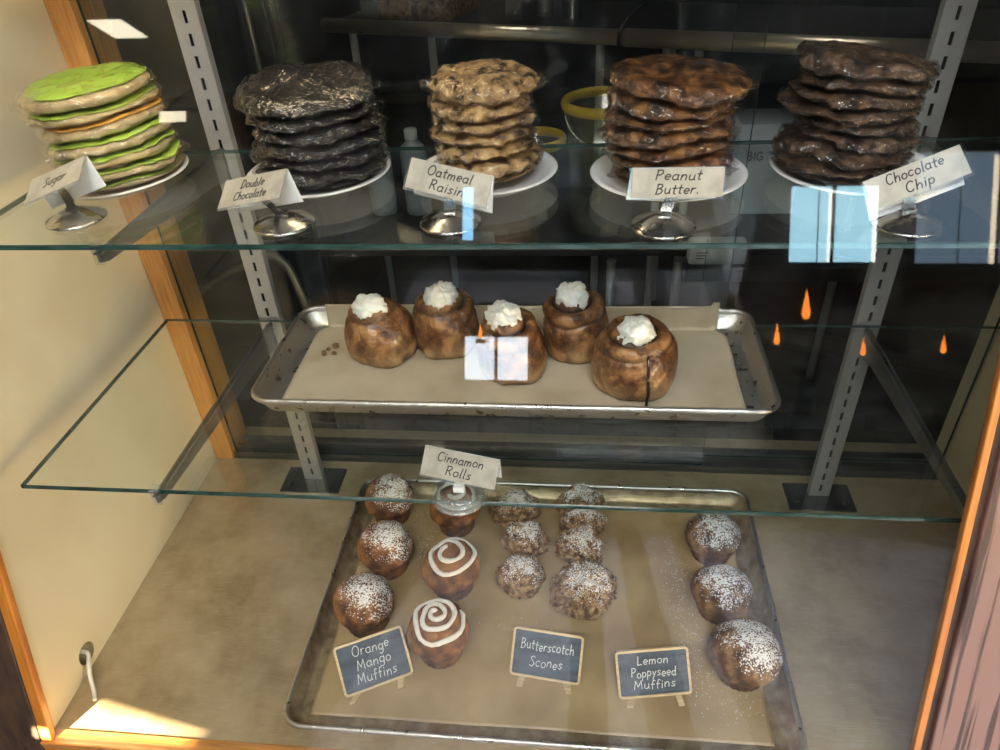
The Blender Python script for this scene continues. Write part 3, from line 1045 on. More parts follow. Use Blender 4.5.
def stack(cname, cx, cy, R, ztop, layers, mat, seed, rough, words, group, icing=None):
    """layers from the top downwards: (dx, dy, slope along x, slope along y, radius factor, thickness weight)"""
    n = len(layers)
    zb = ZT + 0.0100
    rnd = random.Random(seed)
    wsum = sum(l[5] for l in layers)
    fields = []            # interfaces from the plate upwards
    z = zb
    for k in range(n + 1):
        lay = layers[min(n - 1, n - k)] if k else layers[-1]
        sx, sy = (lay[2], lay[3]) if k else (0.0, 0.0)
        off = Vector((rnd.uniform(-50, 50), rnd.uniform(-50, 50), rnd.uniform(-50, 50)))
        amp = 0.0045 * rough if 0 < k else 0.0

        def f(x, y, z=z, sx=sx, sy=sy, off=off, amp=amp, top=(k == n), base=(k == 0)):
            dx, dy = x - cx, y - cy
            v = z + sx * dx + sy * dy + amp * noise.noise(Vector((dx * 24, dy * 24, 0)) + off) + amp * 0.35 * noise.noise(Vector((dx * 70, dy * 70, 5)) + off)
            q = (dx * dx + dy * dy) / (R * R)
            if top:
                v += 0.0035 * (1 - q)
            if base:
                v += 0.0140 * max(0, q - 0.45)
            return v
        fields.append(f)
        if k < n:
            z += (ztop - zb) * layers[n - 1 - k][5] / wsum
    for i, (dx, dy, sx, sy, rf, _) in enumerate(layers):
        lo_f, hi_f = fields[n - 1 - i], fields[n - i]
        ox, oy = cx + dx, cy + dy
        oz = lo_f(ox, oy)
        low = lambda x, y: lo_f(ox + x, oy + y) - oz + 0.0007
        high = lambda x, y: hi_f(ox + x, oy + y) - oz - 0.0007
        pos = ('topmost cookie' if i == 0 else 'bottom cookie' if i == n - 1 else ORD[i] + ' cookie from the top') + ' in ' + words
        t = thing(cname, pos, 'cookie', (ox, oy, oz), group=group)
        ic = icing[i] if icing else None
        hb = (lambda x, y: high(x, y) - 0.0022) if ic else high
        layer_bm(R * rf, low, hb, seed * 31 + i, rough, 0.0007).build('cookie_body', mat, t)
        if ic:
            layer_bm(R * rf * ic[1], lambda x, y: high(x, y) - 0.0050, high, seed * 77 + i, 1.4, 0.0003, fine=0.35).build('icing', MT[ic[0]], t)
        layer_bm(R * rf, low, high, seed * 31 + i, rough, 0.0, 0.0026, 0.0030, 120, 4, fine=0.4).build('plastic_wrap', MT['wrap'], t)


plate(0.154, 0.337, 0.083, 'white plate under the green-iced sugar cookies')
plate(0.405, 0.334, 0.083, 'white plate under the black double-chocolate cookies')
plate(0.601, 0.332, 0.079, 'white plate under the golden oatmeal cookies')
plate(0.798, 0.316, 0.083, 'white plate under the reddish-brown peanut butter cookies')
plate(0.990, 0.326, 0.083, 'white plate under the dark chocolate chip cookies at right')

stack('sugar_cookie', 0.160, 0.337, 0.0690, 0.762,
      [(-0.004, 0, 0.03, 0.03, 1.0, 1.25), (-0.003, 0, 0.06, 0.02, 1.0, 1.0), (0.002, 0.002, 0.10, 0.0, 0.96, 1.2), (0.004, 0, 0.12, 0.0, 0.98, 1.1), (0.005, 0, 0.09, 0, 0.96, 0.9), (0.009, -0.002, 0.07, 0, 0.96, 0.8), (0.008, -0.002, 0.04, 0, 0.93, 1.0)],
      MT['sugar_dough'], 3, 0.8, 'the stack of green-iced sugar cookies', 'wrapped sugar cookies',
      [('green_icing', 0.93), ('green_icing', 0.97), ('orange_icing', 0.95), ('green_icing', 0.97), ('green_icing', 0.99), ('green_icing', 0.98), ('green_icing', 0.97)])
stack('chocolate_cookie', 0.411, 0.334, 0.0700, 0.756,
      [(-0.004, 0, -0.05, 0.08, 1.02, 1.5), (0.000, 0, 0.02, 0.05, 0.96, 1.1), (0.003, 0, 0.06, 0.0, 0.95, 1.0), (0.004, 0, 0.04, 0, 0.97, 1.1), (0.001, 0, 0.02, 0, 0.99, 0.9), (0.001, 0, 0.01, 0, 1.0, 0.9), (0.000, 0, 0.0, 0, 0.98, 0.8)],
      MT['black_dough'], 4, 1.5, 'the stack of black double-chocolate cookies', 'wrapped double-chocolate cookies')
stack('oatmeal_cookie', 0.601, 0.332, 0.0540, 0.759,
      [(0.001, 0, -0.02, -0.03, 1.0, 1.4), (-0.003, 0, -0.02, 0.02, 0.98, 1.05), (-0.001, 0, 0.03, 0, 0.96, 0.9), (-0.002, 0, 0.0, 0, 0.98, 1.05), (-0.001, 0, 0.03, 0, 0.96, 0.95), (0.004, 0, 0.06, 0, 1.0, 1.0), (0.006, 0, 0.03, 0, 0.92, 0.9)],
      MT['oat_dough'], 5, 1.6, 'the stack of golden oatmeal raisin cookies', 'wrapped oatmeal raisin cookies')
stack('peanut_butter_cookie', 0.797, 0.316, 0.0630, 0.760,
      [(0.004, 0, -0.03, -0.02, 1.06, 1.35), (-0.001, 0, -0.06, 0.02, 0.98, 1.0), (-0.004, 0, 0.02, 0, 0.97, 0.9), (-0.004, 0, 0.05, 0, 0.98, 1.05), (-0.003, 0, 0.08, 0, 0.98, 1.0), (0.003, 0, 0.05, 0, 0.94, 1.0), (0.004, 0, 0.02, 0, 0.94, 0.7), (0.004, 0, 0.0, 0, 0.92, 0.8)],
      MT['peanut_dough'], 6, 1.35, 'the stack of reddish-brown peanut butter cookies', 'wrapped peanut butter cookies')
stack('chocolate_chip_cookie', 0.977, 0.326, 0.0610, 0.767,
      [(0.002, 0, -0.11, -0.05, 1.02, 1.1), (0.004, 0, -0.06, 0, 0.97, 1.0), (0.000, 0, -0.05, 0, 0.99, 0.9), (-0.006, 0, -0.03, 0, 1.04, 1.0), (0.004, 0, -0.08, 0, 0.92, 1.1), (0.010, 0, -0.10, 0, 0.92, 0.9), (-0.002, 0, -0.10, 0, 1.0, 1.0), (-0.004, 0, -0.09, 0, 1.02, 0.9), (-0.004, 0, -0.04, 0, 1.03, 0.9)],
      MT['chip_dough'], 7, 1.6, 'the stack of dark chocolate chip cookies', 'wrapped chocolate chip cookies')

# ---------------------------------------------------------------- hand lettering
# glyph: advance width and strokes on a grid with x-height 1
def arc(cx, cy, rx, ry, a0, a1, n=9):
    return [(cx + rx * math.cos(math.radians(a0 + (a1 - a0) * k / n)), cy + ry * math.sin(math.radians(a0 + (a1 - a0) * k / n))) for k in range(n + 1)]


G = {
    'a': (1.0, [arc(.45, .48, .40, .48, 40, 330), [(.82, .95), (.80, .25), (.95, .0)]]),
    'b': (0.95, [[(.1, 1.8), (.1, 0)], arc(.45, .45, .38, .46, 160, -170)]),
    'c': (0.85, [arc(.45, .48, .40, .48, 50, 310)]),
    'd': (1.0, [arc(.45, .45, .38, .46, 20, 340), [(.84, 1.8), (.82, .2), (.95, 0)]]),
    'e': (0.9, [[(.08, .48), (.80, .55)] + arc(.45, .5, .36, .48, 10, 310)[1:]]),
    'f': (0.7, [[(.70, 1.65), (.45, 1.8), (.30, 1.4), (.30, 0)], [(.05, .95), (.62, .98)]]),
    'g': (0.95, [arc(.45, .48, .38, .46, 40, 340), [(.83, .95), (.80, -.3), (.55, -.72), (.15, -.55)]]),
    'h': (0.95, [[(.1, 1.8), (.1, 0)], [(.1, .5), (.45, .95), (.75, .75), (.78, 0)]]),
    'i': (0.4, [[(.18, .95), (.18, 0)], [(.17, 1.35), (.21, 1.42)]]),
    'k': (0.9, [[(.1, 1.8), (.1, 0)], [(.7, .95), (.14, .42), (.78, 0)]]),
    'l': (0.4, [[(.16, 1.8), (.16, .1), (.3, 0)]]),
    'm': (1.4, [[(.1, .95), (.1, 0)], [(.1, .55), (.40, .95), (.62, .72), (.62, 0)], [(.62, .55), (.95, .95), (1.16, .72), (1.2, 0)]]),
    'n': (0.95, [[(.1, .95), (.1, 0)], [(.1, .5), (.45, .95), (.75, .75), (.78, 0)]]),
    'o': (0.95, [arc(.45, .48, .40, .48, 80, 440, 14)]),
    'p': (0.95, [[(.1, .95), (.1, -.75)], arc(.45, .48, .36, .46, 160, -170)]),
    'r': (0.75, [[(.1, .95), (.1, 0)], [(.1, .5), (.35, .92), (.68, .88)]]),
    's': (0.8, [[(.68, .88), (.35, .97), (.16, .74), (.40, .50), (.64, .26), (.42, .02), (.08, .08)]]),
    't': (0.7, [[(.32, 1.55), (.32, .15), (.58, .0)], [(.02, 1.0), (.66, 1.03)]]),
    'u': (0.95, [[(.1, .95), (.12, .25), (.42, .0), (.74, .3), (.78, .95)], [(.78, .95), (.80, .2), (.92, 0)]]),
    'y': (0.9, [[(.1, .95), (.40, .15)], [(.78, .95), (.40, .1), (.15, -.7)]]),
    '.': (0.4, [[(.12, .02), (.17, .08)]]),
    ' ': (0.6, []),
    'S': (1.05, [[(.92, 1.62), (.55, 1.82), (.20, 1.50), (.48, 1.0), (.88, .55), (.55, .0), (.05, .18)]]),
    'D': (1.25, [[(.15, 1.75), (.15, 0)], [(.02, 1.75), (.55, 1.78), (1.05, 1.25), (1.0, .5), (.55, .02), (.02, .0)]]),
    'C': (1.15, [arc(.60, .88, .54, .90, 45, 315, 12)]),
    'O': (1.35, [arc(.64, .88, .58, .90, 80, 440, 16)]),
    'R': (1.15, [[(.12, 1.75), (.12, 0)], [(.02, 1.75), (.65, 1.75), (.85, 1.35), (.55, .95), (.14, .88)], [(.45, .9), (.98, 0)]]),
    'P': (1.05, [[(.12, 1.75), (.12, 0)], [(.02, 1.72), (.65, 1.75), (.88, 1.3), (.55, .9), (.14, .85)]]),
    'B': (1.1, [[(.12, 1.75), (.12, 0)], [(.02, 1.75), (.62, 1.75), (.80, 1.38), (.50, 1.0), (.16, .95)], [(.5, .98), (.95, .6), (.65, .02), (.02, 0)]]),
    'M': (1.55, [[(.08, 0), (.22, 1.7)], [(.22, 1.7), (.70, .45)], [(.70, .45), (1.18, 1.7)], [(1.18, 1.7), (1.36, 0)]]),
    'L': (1.0, [[(.14, 1.75), (.14, .02)], [(.14, .02), (.88, .08)]]),
    'I': (0.4, [[(.18, 1.75), (.18, 0)]]),
    'G': (1.25, [arc(.60, .88, .54, .90, 45, 350, 12), [(.68, .78), (1.14, .78)], [(1.14, .78), (1.14, .2)]]),
    'T': (1.0, [[(.02, 1.75), (.98, 1.75)], [(.5, 1.75), (.5, 0)]]),
}


def text_width(s, x):
    return sum(G[c][0] for c in s) * x + 0.18 * x * (len(s) - 1)


def letter_bm(lines, xh, weight, depth=0.0003, slant=0.12, gap=2.45, widths=None, align='centre', jitter=0.0, seed=0):
    """lines of handwriting in the local xz plane, centred; strokes are thin flat bars with thickness along y"""
    mb = MB()
    rnd = random.Random(seed)
    k = len(lines)
    for li, s in enumerate(lines):
        sc = xh
        w = text_width(s, sc)
        sx = 1.0
        if widths and widths[li]:
            sx = widths[li] / w
            w = widths[li]
        x = -w / 2 if align == 'centre' else -widths[0] / 2
        zb = ((k - 1) / 2 - li) * gap * xh - 0.72 * xh
        for ch in s:
            adv, strokes = G[ch]
            jz = rnd.uniform(-jitter, jitter) * xh
            for st in strokes:
                pts = [Vector((x + (px + slant * py) * sc * sx, 0, zb + jz + py * sc)) for px, py in st]
                pts = smooth_path(pts, 4) if len(pts) > 2 else pts
                rings = []
                for i, p in enumerate(pts):
                    a, c = pts[max(i - 1, 0)], pts[min(i + 1, len(pts) - 1)]
                    d = (c - a).normalized()
                    nn = Vector((-d.z, 0, d.x)) * weight / 2
                    e = d * weight * 0.35 * (-1 if i == 0 else 1 if i == len(pts) - 1 else 0)
                    rings.append([p + nn + e, p - nn + e, p - nn + e + Vector((0, -depth, 0)), p + nn + e + Vector((0, -depth, 0))])
                mb.grid(rings, True, True, True, smooth=False)
            x += (adv + 0.18) * sc * sx
    return mb


def pose(yaw, pitch, roll):
    return (Matrix.Rotation(math.radians(yaw), 4, 'Z') @ Matrix.Rotation(-math.radians(pitch), 4, 'X') @ Matrix.Rotation(-math.radians(roll), 4, 'Y'))


# ---------------------------------------------------------------- price-card stands
def card_stand(base, zs, card_c, ang, L, H, lines, widths, xh, words, spiral=False, flap=0.62, flap_len=1.35, twist=0.0):
    """chrome stand and, standing on its own as an object, the folded card it holds"""
    T = Matrix.Translation(card_c) @ pose(*ang)
    t = thing('sign_stand', ('clear ring-based' if spiral else 'round chrome') + ' stand holding the ' + words + ' card', 'stand', (base[0], base[1], zs + 0.0004), group='card stands')
    if not spiral:
        prof = [(0.0, 0), (0.030, 0), (0.0315, 0.0012), (0.031, 0.0028), (0.0275, 0.0034), (0.0262, 0.0046), (0.016, 0.0095), (0.009, 0.0118), (0.0, 0.0125)]
        MB().lathe(prof, 56).build('base', MT['steel_plain'], t)
    else:
        mb = MB()
        for rr, z in ((0.030, 0.0022), (0.0265, 0.0058), (0.0225, 0.0090)):
            ring = [Vector((rr * math.cos(2 * PI * k / 48), rr * math.sin(2 * PI * k / 48), z)) for k in range(49)]
            mb.tube(ring, 0.0021, 8)
        mb.lathe([(0.0, 0.0008), (0.028, 0.0008), (0.024, 0.006), (0.012, 0.009), (0.0, 0.0095)], 40)
        mb.build('base', MT['clear_plastic'], t)
    # stem from the base up to the back of the card
    foot = Vector((0, 0, 0.010))
    grip = T @ Vector((0.0, 0.0035, -H * 0.10)) - Vector((base[0], base[1], zs + 0.0004))
    mid = foot.lerp(grip, 0.5) + Vector((0, 0.003, 0.0))
    mb = MB()
    path = smooth_path([foot, mid, grip], 6)
    w = 0.0055
    rings = []
    for i, p in enumerate(path):
        rings.append([p + Vector((-w, -0.0006, 0)), p + Vector((w, -0.0006, 0)), p + Vector((w, 0.0006, 0)), p + Vector((-w, 0.0006, 0))])
    mb.grid(rings, True, True, True, smooth=False)
    mb.box(-0.006, 0.006, -0.0035, 0.0035, 0.0085, 0.0150)
    mb.build('clip', MT['steel_plain'] if not spiral else MT['card_white'], t)
    o = thing('name_card', 'folded ivory card reading ' + ' '.join(lines), 'sign', card_c, T.to_euler(), group='handwritten name cards')
    MB().box(-L / 2, L / 2, -0.0003, 0.0005, -H / 2, H / 2).build('front_panel', MT['card'], o, bevel=0.0002, bseg=1)
    # plastic sleeve edge around the front
    mb = MB()
    e = 0.0022
    mb.box(-L / 2 - e, L / 2 + e, 0.0006, 0.0010, -H / 2 - e, H / 2 + e * 0.4)
    mb.build('sleeve', MT['clear_plastic'], o)
    # rear flap of the tent, hinged on the top edge
    F = Matrix.Translation((0, 0.0012, H / 2)) @ Matrix.Rotation(flap, 4, 'X')
    MB().box(-L / 2, L / 2, 0.0, 0.0007, -H * flap_len, 0.0, T=F).build('rear_flap', MT['card_white'], o)
    letter_bm(lines, xh, 0.00115, 0.00025, 0.18, 2.55, widths, jitter=0.08, seed=len(lines[0])).build('lettering', MT['ink'], o, loc=(0, -0.00032, 0.0))
    return o


card_stand((0.158, 0.236), ZT, (0.1564, 0.2294, 0.6867), (-36.3, 51.9, 33.7), 0.0887, 0.0317, ['Sugar'], [0.036], 0.0058, 'Sugar', flap=0.95, flap_len=1.05)
card_stand((0.400, 0.220), ZT, (0.3812, 0.2052, 0.6839), (-38.1, 48.7, 23.1), 0.0886, 0.0325, ['Double', 'Chocolate'], [0.034, 0.047], 0.0050, 'Double Chocolate', flap=0.95, flap_len=1.05)
card_stand((0.575, 0.222), ZT, (0.5761, 0.2227, 0.6820), (-12.4, 30.5, -8.5), 0.0881, 0.0297, ['Oatmeal', 'Raisin'], [0.048, 0.037], 0.0052, 'Oatmeal Raisin')
card_stand((0.786, 0.210), ZT, (0.7967, 0.2149, 0.6815), (9.9, 14.8, -3.5), 0.0880, 0.0270, ['Peanut', 'Butter.'], [0.044, 0.042], 0.0050, 'Peanut Butter', flap=0.55)
card_stand((1.010, 0.213), ZT, (1.0100, 0.2171, 0.6830), (-4.5, 39.2, 24.2), 0.0881, 0.0283, ['Chocolate', 'Chip'], [0.052, 0.026], 0.0052, 'Chocolate Chip', flap=0.5)
card_stand((0.576, 0.114), ZM, (0.5791, 0.1138, 0.4021), (-15.3, 40.7, 1.3), 0.0878, 0.0324, ['Cinnamon', 'Rolls'], [0.054, 0.030], 0.0055, 'Cinnamon Rolls', spiral=True, flap=0.75, flap_len=0.85)

# ---------------------------------------------------------------- chalkboard signs
def chalk_sign(c, ang, L, H, lines, widths, xh, gap):
    pr_ = math.radians(ang[1])
    pc = Vector((c[0], c[1] + 0.001, ZP + 0.003 + H / 2 * math.cos(pr_) + 0.004 * math.sin(pr_)))
    T = Matrix.Translation(pc) @ pose(*ang)
    o = thing('chalkboard_sign', 'small wood-framed chalkboard reading ' + ' '.join(lines), 'sign', pc, T.to_euler(), group='chalkboard signs on the large pan')
    MB().box(-L / 2 + 0.001, L / 2 - 0.001, 0.0, 0.003, -H / 2 + 0.001, H / 2 - 0.001).build('board', MT['slate'], o)
    f = 0.0032
    # rounded frame swept around the board
    path = rrect(-L / 2 + f / 2, L / 2 - f / 2, -H / 2 + f / 2, H / 2 - f / 2, 0.004, 0, 4)
    rings = []
    n = len(path)
    for i in range(n):
        p, q, w = path[i - 1], path[(i + 1) % n], path[i]
        tt = (q - p).normalized()
        out = Vector((tt.y, -tt.x, 0))
        ring = []
        for du, dy in ((f / 2, 0.0036), (-f / 2, 0.0036), (-f / 2, -0.0016), (f / 2, -0.0016)):
            v = w + out * du
            ring.append(Vector((v.x, dy, v.y)))
        rings.append(ring)
    rings.append(rings[0])
    MB().grid(rings, True, smooth=False).build('frame', MT['pale_wood'], o)
    Ti = T.inverted()
    for sx in (-1, 1):
        # wedge foot from the back of the board down to the paper
        xl = sx * L * 0.30
        top = Vector((xl, 0.0042, -H * 0.34))
        low = Vector((xl, 0.0042, -H * 0.49))
        wl = T @ low
        toe = Vector((wl.x + sx * 0.005, wl.y - 0.017, ZP + 0.0010))
        heel = Vector((wl.x, wl.y + 0.016, ZP + 0.0010))
        tip = Vector((wl.x + sx * 0.005, wl.y - 0.017, ZP + 0.0055))
        pr = [top, Ti @ heel, Ti @ toe, Ti @ tip, low]
        mb = MB()
        b = len(mb.v)
        n_ = len(pr)
        for dx in (-0.0042, 0.0042):
            for p in pr:
                mb.vert(p + Vector((dx, 0, 0)))
        mb.face([b + q for q in range(n_)])
        mb.face([b + n_ + q for q in range(n_)][::-1])
        for i in range(n_):
            j = (i + 1) % n_
            mb.face((b + i, b + n_ + i, b + n_ + j, b + j))
        mb.build('foot', MT['pale_wood'], o, bevel=0.0008)
    letter_bm(lines, xh, 0.00105, 0.0003, 0.1, gap, widths, jitter=0.18, seed=len(lines[0])).build('lettering', MT['chalk'], o, loc=(0, -0.0002, 0))
    return o


chalk_sign((0.4277, 0.1039, 0.0423), (26.5, 45.0, 0.0), 0.098, 0.069, ['Orange', 'Mango', 'Muffins'], [0.052, 0.048, 0.056], 0.0076, 2.45)
chalk_sign((0.6684, 0.1284, 0.0411), (-4.1, 42.2, -2.2), 0.0985, 0.0660, ['Butterscotch', 'Scones'], [0.074, 0.046], 0.0075, 2.9)
chalk_sign((0.8130, 0.1110, 0.0418), (5.1, 34.9, 3.6), 0.0985, 0.0650, ['Lemon', 'Poppyseed', 'Muffins'], [0.042, 0.060, 0.056], 0.0066, 2.45)

# ---------------------------------------------------------------- cinnamon rolls
def roll_bm(R, h, seed, turns=2.4, lean=(0, 0), phase=0.0, start=0.40, depth=0.0115):
    """a coil of dough: one smooth bulging form with a deep spiral seam that winds up from the side to the crown"""
    mb = MB()
    rnd = random.Random(seed)
    off = Vector((rnd.uniform(-50, 50), rnd.uniform(-50, 50), rnd.uniform(-50, 50)))
    nth, m = 132, 78
    ctrl = [(0.60, 0.0), (0.80, 0.012), (0.92, 0.08), (0.99, 0.22), (1.0, 0.38), (0.98, 0.54), (0.925, 0.68), (0.83, 0.79), (0.70, 0.87), (0.53, 0.93), (0.35, 0.97), (0.17, 0.99), (0.012, 1.0)]
    path = smooth_path([Vector((r, 0, z)) for r, z in ctrl], 7)
    fill, pale, rings = [], [], []
    m = len(path) - 1
    for k, q in enumerate(path):
        t = k / m
        a_, b_ = path[max(k - 1, 0)], path[min(k + 1, m)]
        tg = Vector(((b_.x - a_.x) * R, 0, (b_.z - a_.z) * h)).normalized()
        nr = Vector((tg.z, 0, -tg.x))
        ring = []
        for j in range(nth):
            a = 2 * PI * j / nth
            ca, sa = math.cos(a), math.sin(a)
            w = ((a - phase) % (2 * PI)) / (2 * PI)
            irr = 1 + 0.10 * noise.noise(Vector((ca * 1.1, sa * 1.1, q.z * 0.8)) + off)
            s = (t - start) / (1 - start) * turns - w + 0.10 * noise.noise(Vector((ca * 1.5, sa * 1.5, t * 3)) + off)
            g = 0.0
            on = 0.0
            if s > -0.08:
                fr = (s + 10) % 1.0
                # layers bulge and tuck under the next one
                g = (math.sin(PI * min(1.0, fr / 0.62 * 0.5) if fr < 0.62 else PI * (0.5 + 0.5 * (fr - 0.62) / 0.38))) ** 0.6
                on = min(1.0, (s + 0.08) / 0.25)
            n0 = fbm(Vector((q.x * ca, q.x * sa, q.z)) * 2.2 + off, 4)
            fadeout = min(1.0, q.x / 0.22)
            disp = depth * (g - 0.55) * on * fadeout + 0.0055 * n0
            p = Vector((q.x * R * irr, 0, q.z * h)) + nr * disp
            ring.append(Vector((p.x * ca, p.x * sa, max(p.z, 0.0))))
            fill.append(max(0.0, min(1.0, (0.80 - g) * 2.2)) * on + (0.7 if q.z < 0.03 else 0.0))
            pale.append(max(0.0, min(0.85, 0.75 * math.exp(-((q.z - 0.17) / 0.11) ** 2) * (0.55 + n0) + 0.9 * max(0, n0 - 0.05) * (1 if q.z < 0.6 else 0.4))))
        rings.append(ring)
    for ring in rings:
        for p in ring:
            f = max(0, p.z / h)
            p.x += lean[0] * f
            p.y += lean[1] * f
    mb.grid(rings, True, True, True)
    mb.attr = {'filling': [min(1, v) for v in fill], 'pale': pale}
    return mb


def cream_bm(R, seed, flat=0.8):
    mb = MB()
    rnd = random.Random(seed)
    off = Vector((rnd.uniform(-50, 50), rnd.uniform(-50, 50), rnd.uniform(-50, 50)))
    n, m = 44, 26
    rings = []
    for i in range(m + 1):
        a = PI * i / m
        ring = []
        for j in range(n):
            b = 2 * PI * j / n
            d = Vector((math.sin(a) * math.cos(b), math.sin(a) * math.sin(b), math.cos(a)))
            rr = R * (1 + 0.26 * noise.noise(d * 1.6 + off) + 0.20 * noise.noise(d * 4 + off) + 0.20 * abs(noise.noise(d * 9 + off)) + 0.08 * noise.noise(d * 18 + off))
            p = d * rr
            p.z *= flat
            ring.append(p)
        rings.append(ring)
    mb.grid(rings[1:-1], True, True, True)
    return mb


ROLLS = [  # x, y, R, h, lean, cream offset, cream R, phase, tilt(x,y), words
    (0.428, 0.388, 0.0470, 0.083, (-0.006, 0.004), (-0.010, -0.004, 0.080), 0.0215, 2.2, 'cinnamon roll at the far left of the tray, its smooth side turned forward'),
    (0.518, 0.412, 0.0455, 0.082, (-0.004, 0.004), (-0.004, -0.003, 0.083), 0.0215, 5.6, 'cinnamon roll second from the left of the tray, set a little back'),
    (0.617, 0.355, 0.0465, 0.080, (-0.006, 0.006), (-0.011, 0.006, 0.080), 0.0220, 4.0, 'dark middle cinnamon roll with a peaked dab of cream'),
    (0.703, 0.404, 0.0460, 0.088, (-0.004, 0.005), (-0.008, 0.000, 0.088), 0.0215, 1.2, 'tall conical cinnamon roll second from the right of the tray'),
    (0.779, 0.330, 0.0560, 0.084, (-0.002, 0.006), (-0.002, -0.006, 0.083), 0.0215, 3.4, 'largest cinnamon roll, at the right and nearest the front of the tray'),
]
for i, (x, y, R, h, lean, co, cr, ph, words) in enumerate(ROLLS):
    t = thing('cinnamon_roll', words, 'pastry', (x, y, ZQ), group='cinnamon rolls on the tray')
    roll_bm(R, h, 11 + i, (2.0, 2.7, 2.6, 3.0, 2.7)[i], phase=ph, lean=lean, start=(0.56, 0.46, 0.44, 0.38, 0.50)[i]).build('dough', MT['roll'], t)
    mb = cream_bm(cr, 40 + i)
    mb.build('cream_topping', MT['cream'], t, loc=co)
    if i == 4:
        pts = [(0.012, -0.035, 0.068), (0.013, -0.045, 0.058), (0.013, -0.0535, 0.042), (0.014, -0.0565, 0.025), (0.013, -0.055, 0.012), (0.013, -0.054, 0.003)]
        MB().tube(smooth_path(pts, 4), [0.0022] * 21, 8).build('syrup_drip', MT['glaze_drip'], t)

# crumbs on the upper parchment
rnd = random.Random(5)
mb = MB()
for k in range(9):
    r = rnd.uniform(0.0015, 0.0045)
    c = Vector((0.345 + rnd.uniform(-0.009, 0.009), 0.395 + rnd.uniform(-0.012, 0.012), ZQ + r * 0.4))
    b = cream_bm(r, 300 + k, 0.7)
    o_ = len(mb.v)
    mb.v.extend(tuple(Vector(p) + c) for p in b.v)
    for f in b.f:
        mb.face([q + o_ for q in f], 0, True)
tag(mb.build('pastry_crumbs', MT['crumb']), 'few brown crumbs on the parchment left of the cinnamon rolls', 'crumbs', kind='stuff')

# ---------------------------------------------------------------- muffins
def muffin(x, y, R, h, label, group, seed, top_mat, sugar_dir=(0.2, 0.0, 1.0), icing=None, tilt=(0, 0), name='muffin'):
    t = thing(name, label, 'muffin', (x, y, ZP), (math.radians(tilt[0]), math.radians(tilt[1]), 0), group=group)
    rnd = random.Random(seed)
    off = Vector((rnd.uniform(-50, 50), rnd.uniform(-50, 50), rnd.uniform(-50, 50)))
    rc = R * 0.69
    hc = h * 0.50
    mb = MB()
    rings = []
    n = 72
    for k in range(9):
        u = k / 8
        r = rc * (1 + 0.20 * u)
        rings.append([Vector(((r + 0.0007 * math.sin(a * 24)) * math.cos(a), (r + 0.0007 * math.sin(a * 24)) * math.sin(a), u * hc)) for a in (2 * PI * j / n for j in range(n))])
    mb.grid(rings, True, True, True)
    mb.build('muffin_cup', MT['muffin_cup'], t)
    # domed top that overhangs the cup
    mb = MB()
    rings, att = [], []
    sd = Vector(sugar_dir).normalized()
    m = 30
    for i in range(m + 1):
        a = PI * 0.97 * i / m
        ring = []
        for j in range(n):
            b = 2 * PI * j / n
            ct = math.cos(a)
            d = Vector((math.sin(a) * math.cos(b), math.sin(a) * math.sin(b), ct))
            e = 1 + 0.06 * noise.noise(d * 1.4 + off) + 0.07 * fbm(d * 3.2 + off, 5)
            zz = ct * (h - hc + 0.004) if ct > 0 else ct * 0.010
            p = Vector((d.x * R * e, d.y * R * e, hc + 0.002 + zz * e))
            ring.append(p)
            f = max(0.0, d.dot(sd))
            att.append(max(0.0, min(0.96, 0.30 + 0.72 * f + 0.26 * noise.noise(d * 2.2 + off))) * min(1.0, f * 4.0))
        rings.append(ring)
    mb.grid(rings, True, True, True)
    mb.attr = {'sugar': att}
    mb.build('muffin_top', top_mat, t)

    def on_top(px, py):
        q = min(0.98, math.hypot(px, py) / R)
        ct = math.sqrt(1 - q * q)
        d = Vector((px / R, py / R, ct))
        e = 1 + 0.06 * noise.noise(d * 1.4 + off) + 0.07 * fbm(d * 3.2 + off, 5)
        return Vector((px * e, py * e, hc + 0.002 + ct * (h - hc + 0.004) * e))
    if icing:
        turns, r_out, r_in, a0, wob = icing
        pts = []
        N_ = int(turns * 26)
        for k in range(N_ + 1):
            u = k / N_
            a = a0 - 2 * PI * turns * u
            rr = R * (r_out + (r_in - r_out) * u) * (1 + wob * noise.noise(Vector((a * 0.9, seed, 0))))
            pts.append(on_top(rr * math.cos(a), rr * math.sin(a)) + Vector((0, 0, 0.0008)))
        rad = [0.0035 * (1 + 0.35 * noise.noise(Vector((k * 0.25, seed, 3)))) for k in range(len(pts))]
        rad[0] = rad[-1] = 0.0022
        MB().tube(pts, rad, 10).build('icing_swirl', MT['white_icing'], t)
    return t


G1 = 'sugar-dusted orange mango muffins'
muffin(0.385, 0.404, 0.0424, 0.0790, 'rear sugar-dusted muffin of the left column, half behind the lower shelf edge', G1, 1, MT['muffin_sugar'], (0.45, 0.1, 0.9))
muffin(0.403, 0.296, 0.0444, 0.0790, 'middle sugar-dusted muffin of the left column', G1, 2, MT['muffin_sugar'], (0.3, 0.1, 0.95))
muffin(0.394, 0.190, 0.0454, 0.0790, 'front sugar-dusted muffin of the left column, above the Orange Mango sign', G1, 3, MT['muffin_sugar'], (0.4, 0.15, 0.9))
G2 = 'muffins with a white icing swirl'
muffin(0.502, 0.388, 0.0424, 0.0770, 'iced muffin behind the Cinnamon Rolls card stand', G2, 4, MT['muffin_plain'], icing=(1.5, 0.85, 0.30, 1.0, 0.25))
muffin(0.514, 0.264, 0.0460, 0.0730, 'iced muffin with a wide open swirl, between the two other iced ones', G2, 5, MT['muffin_plain'], icing=(2.05, 0.90, 0.22, 2.2, 0.16))
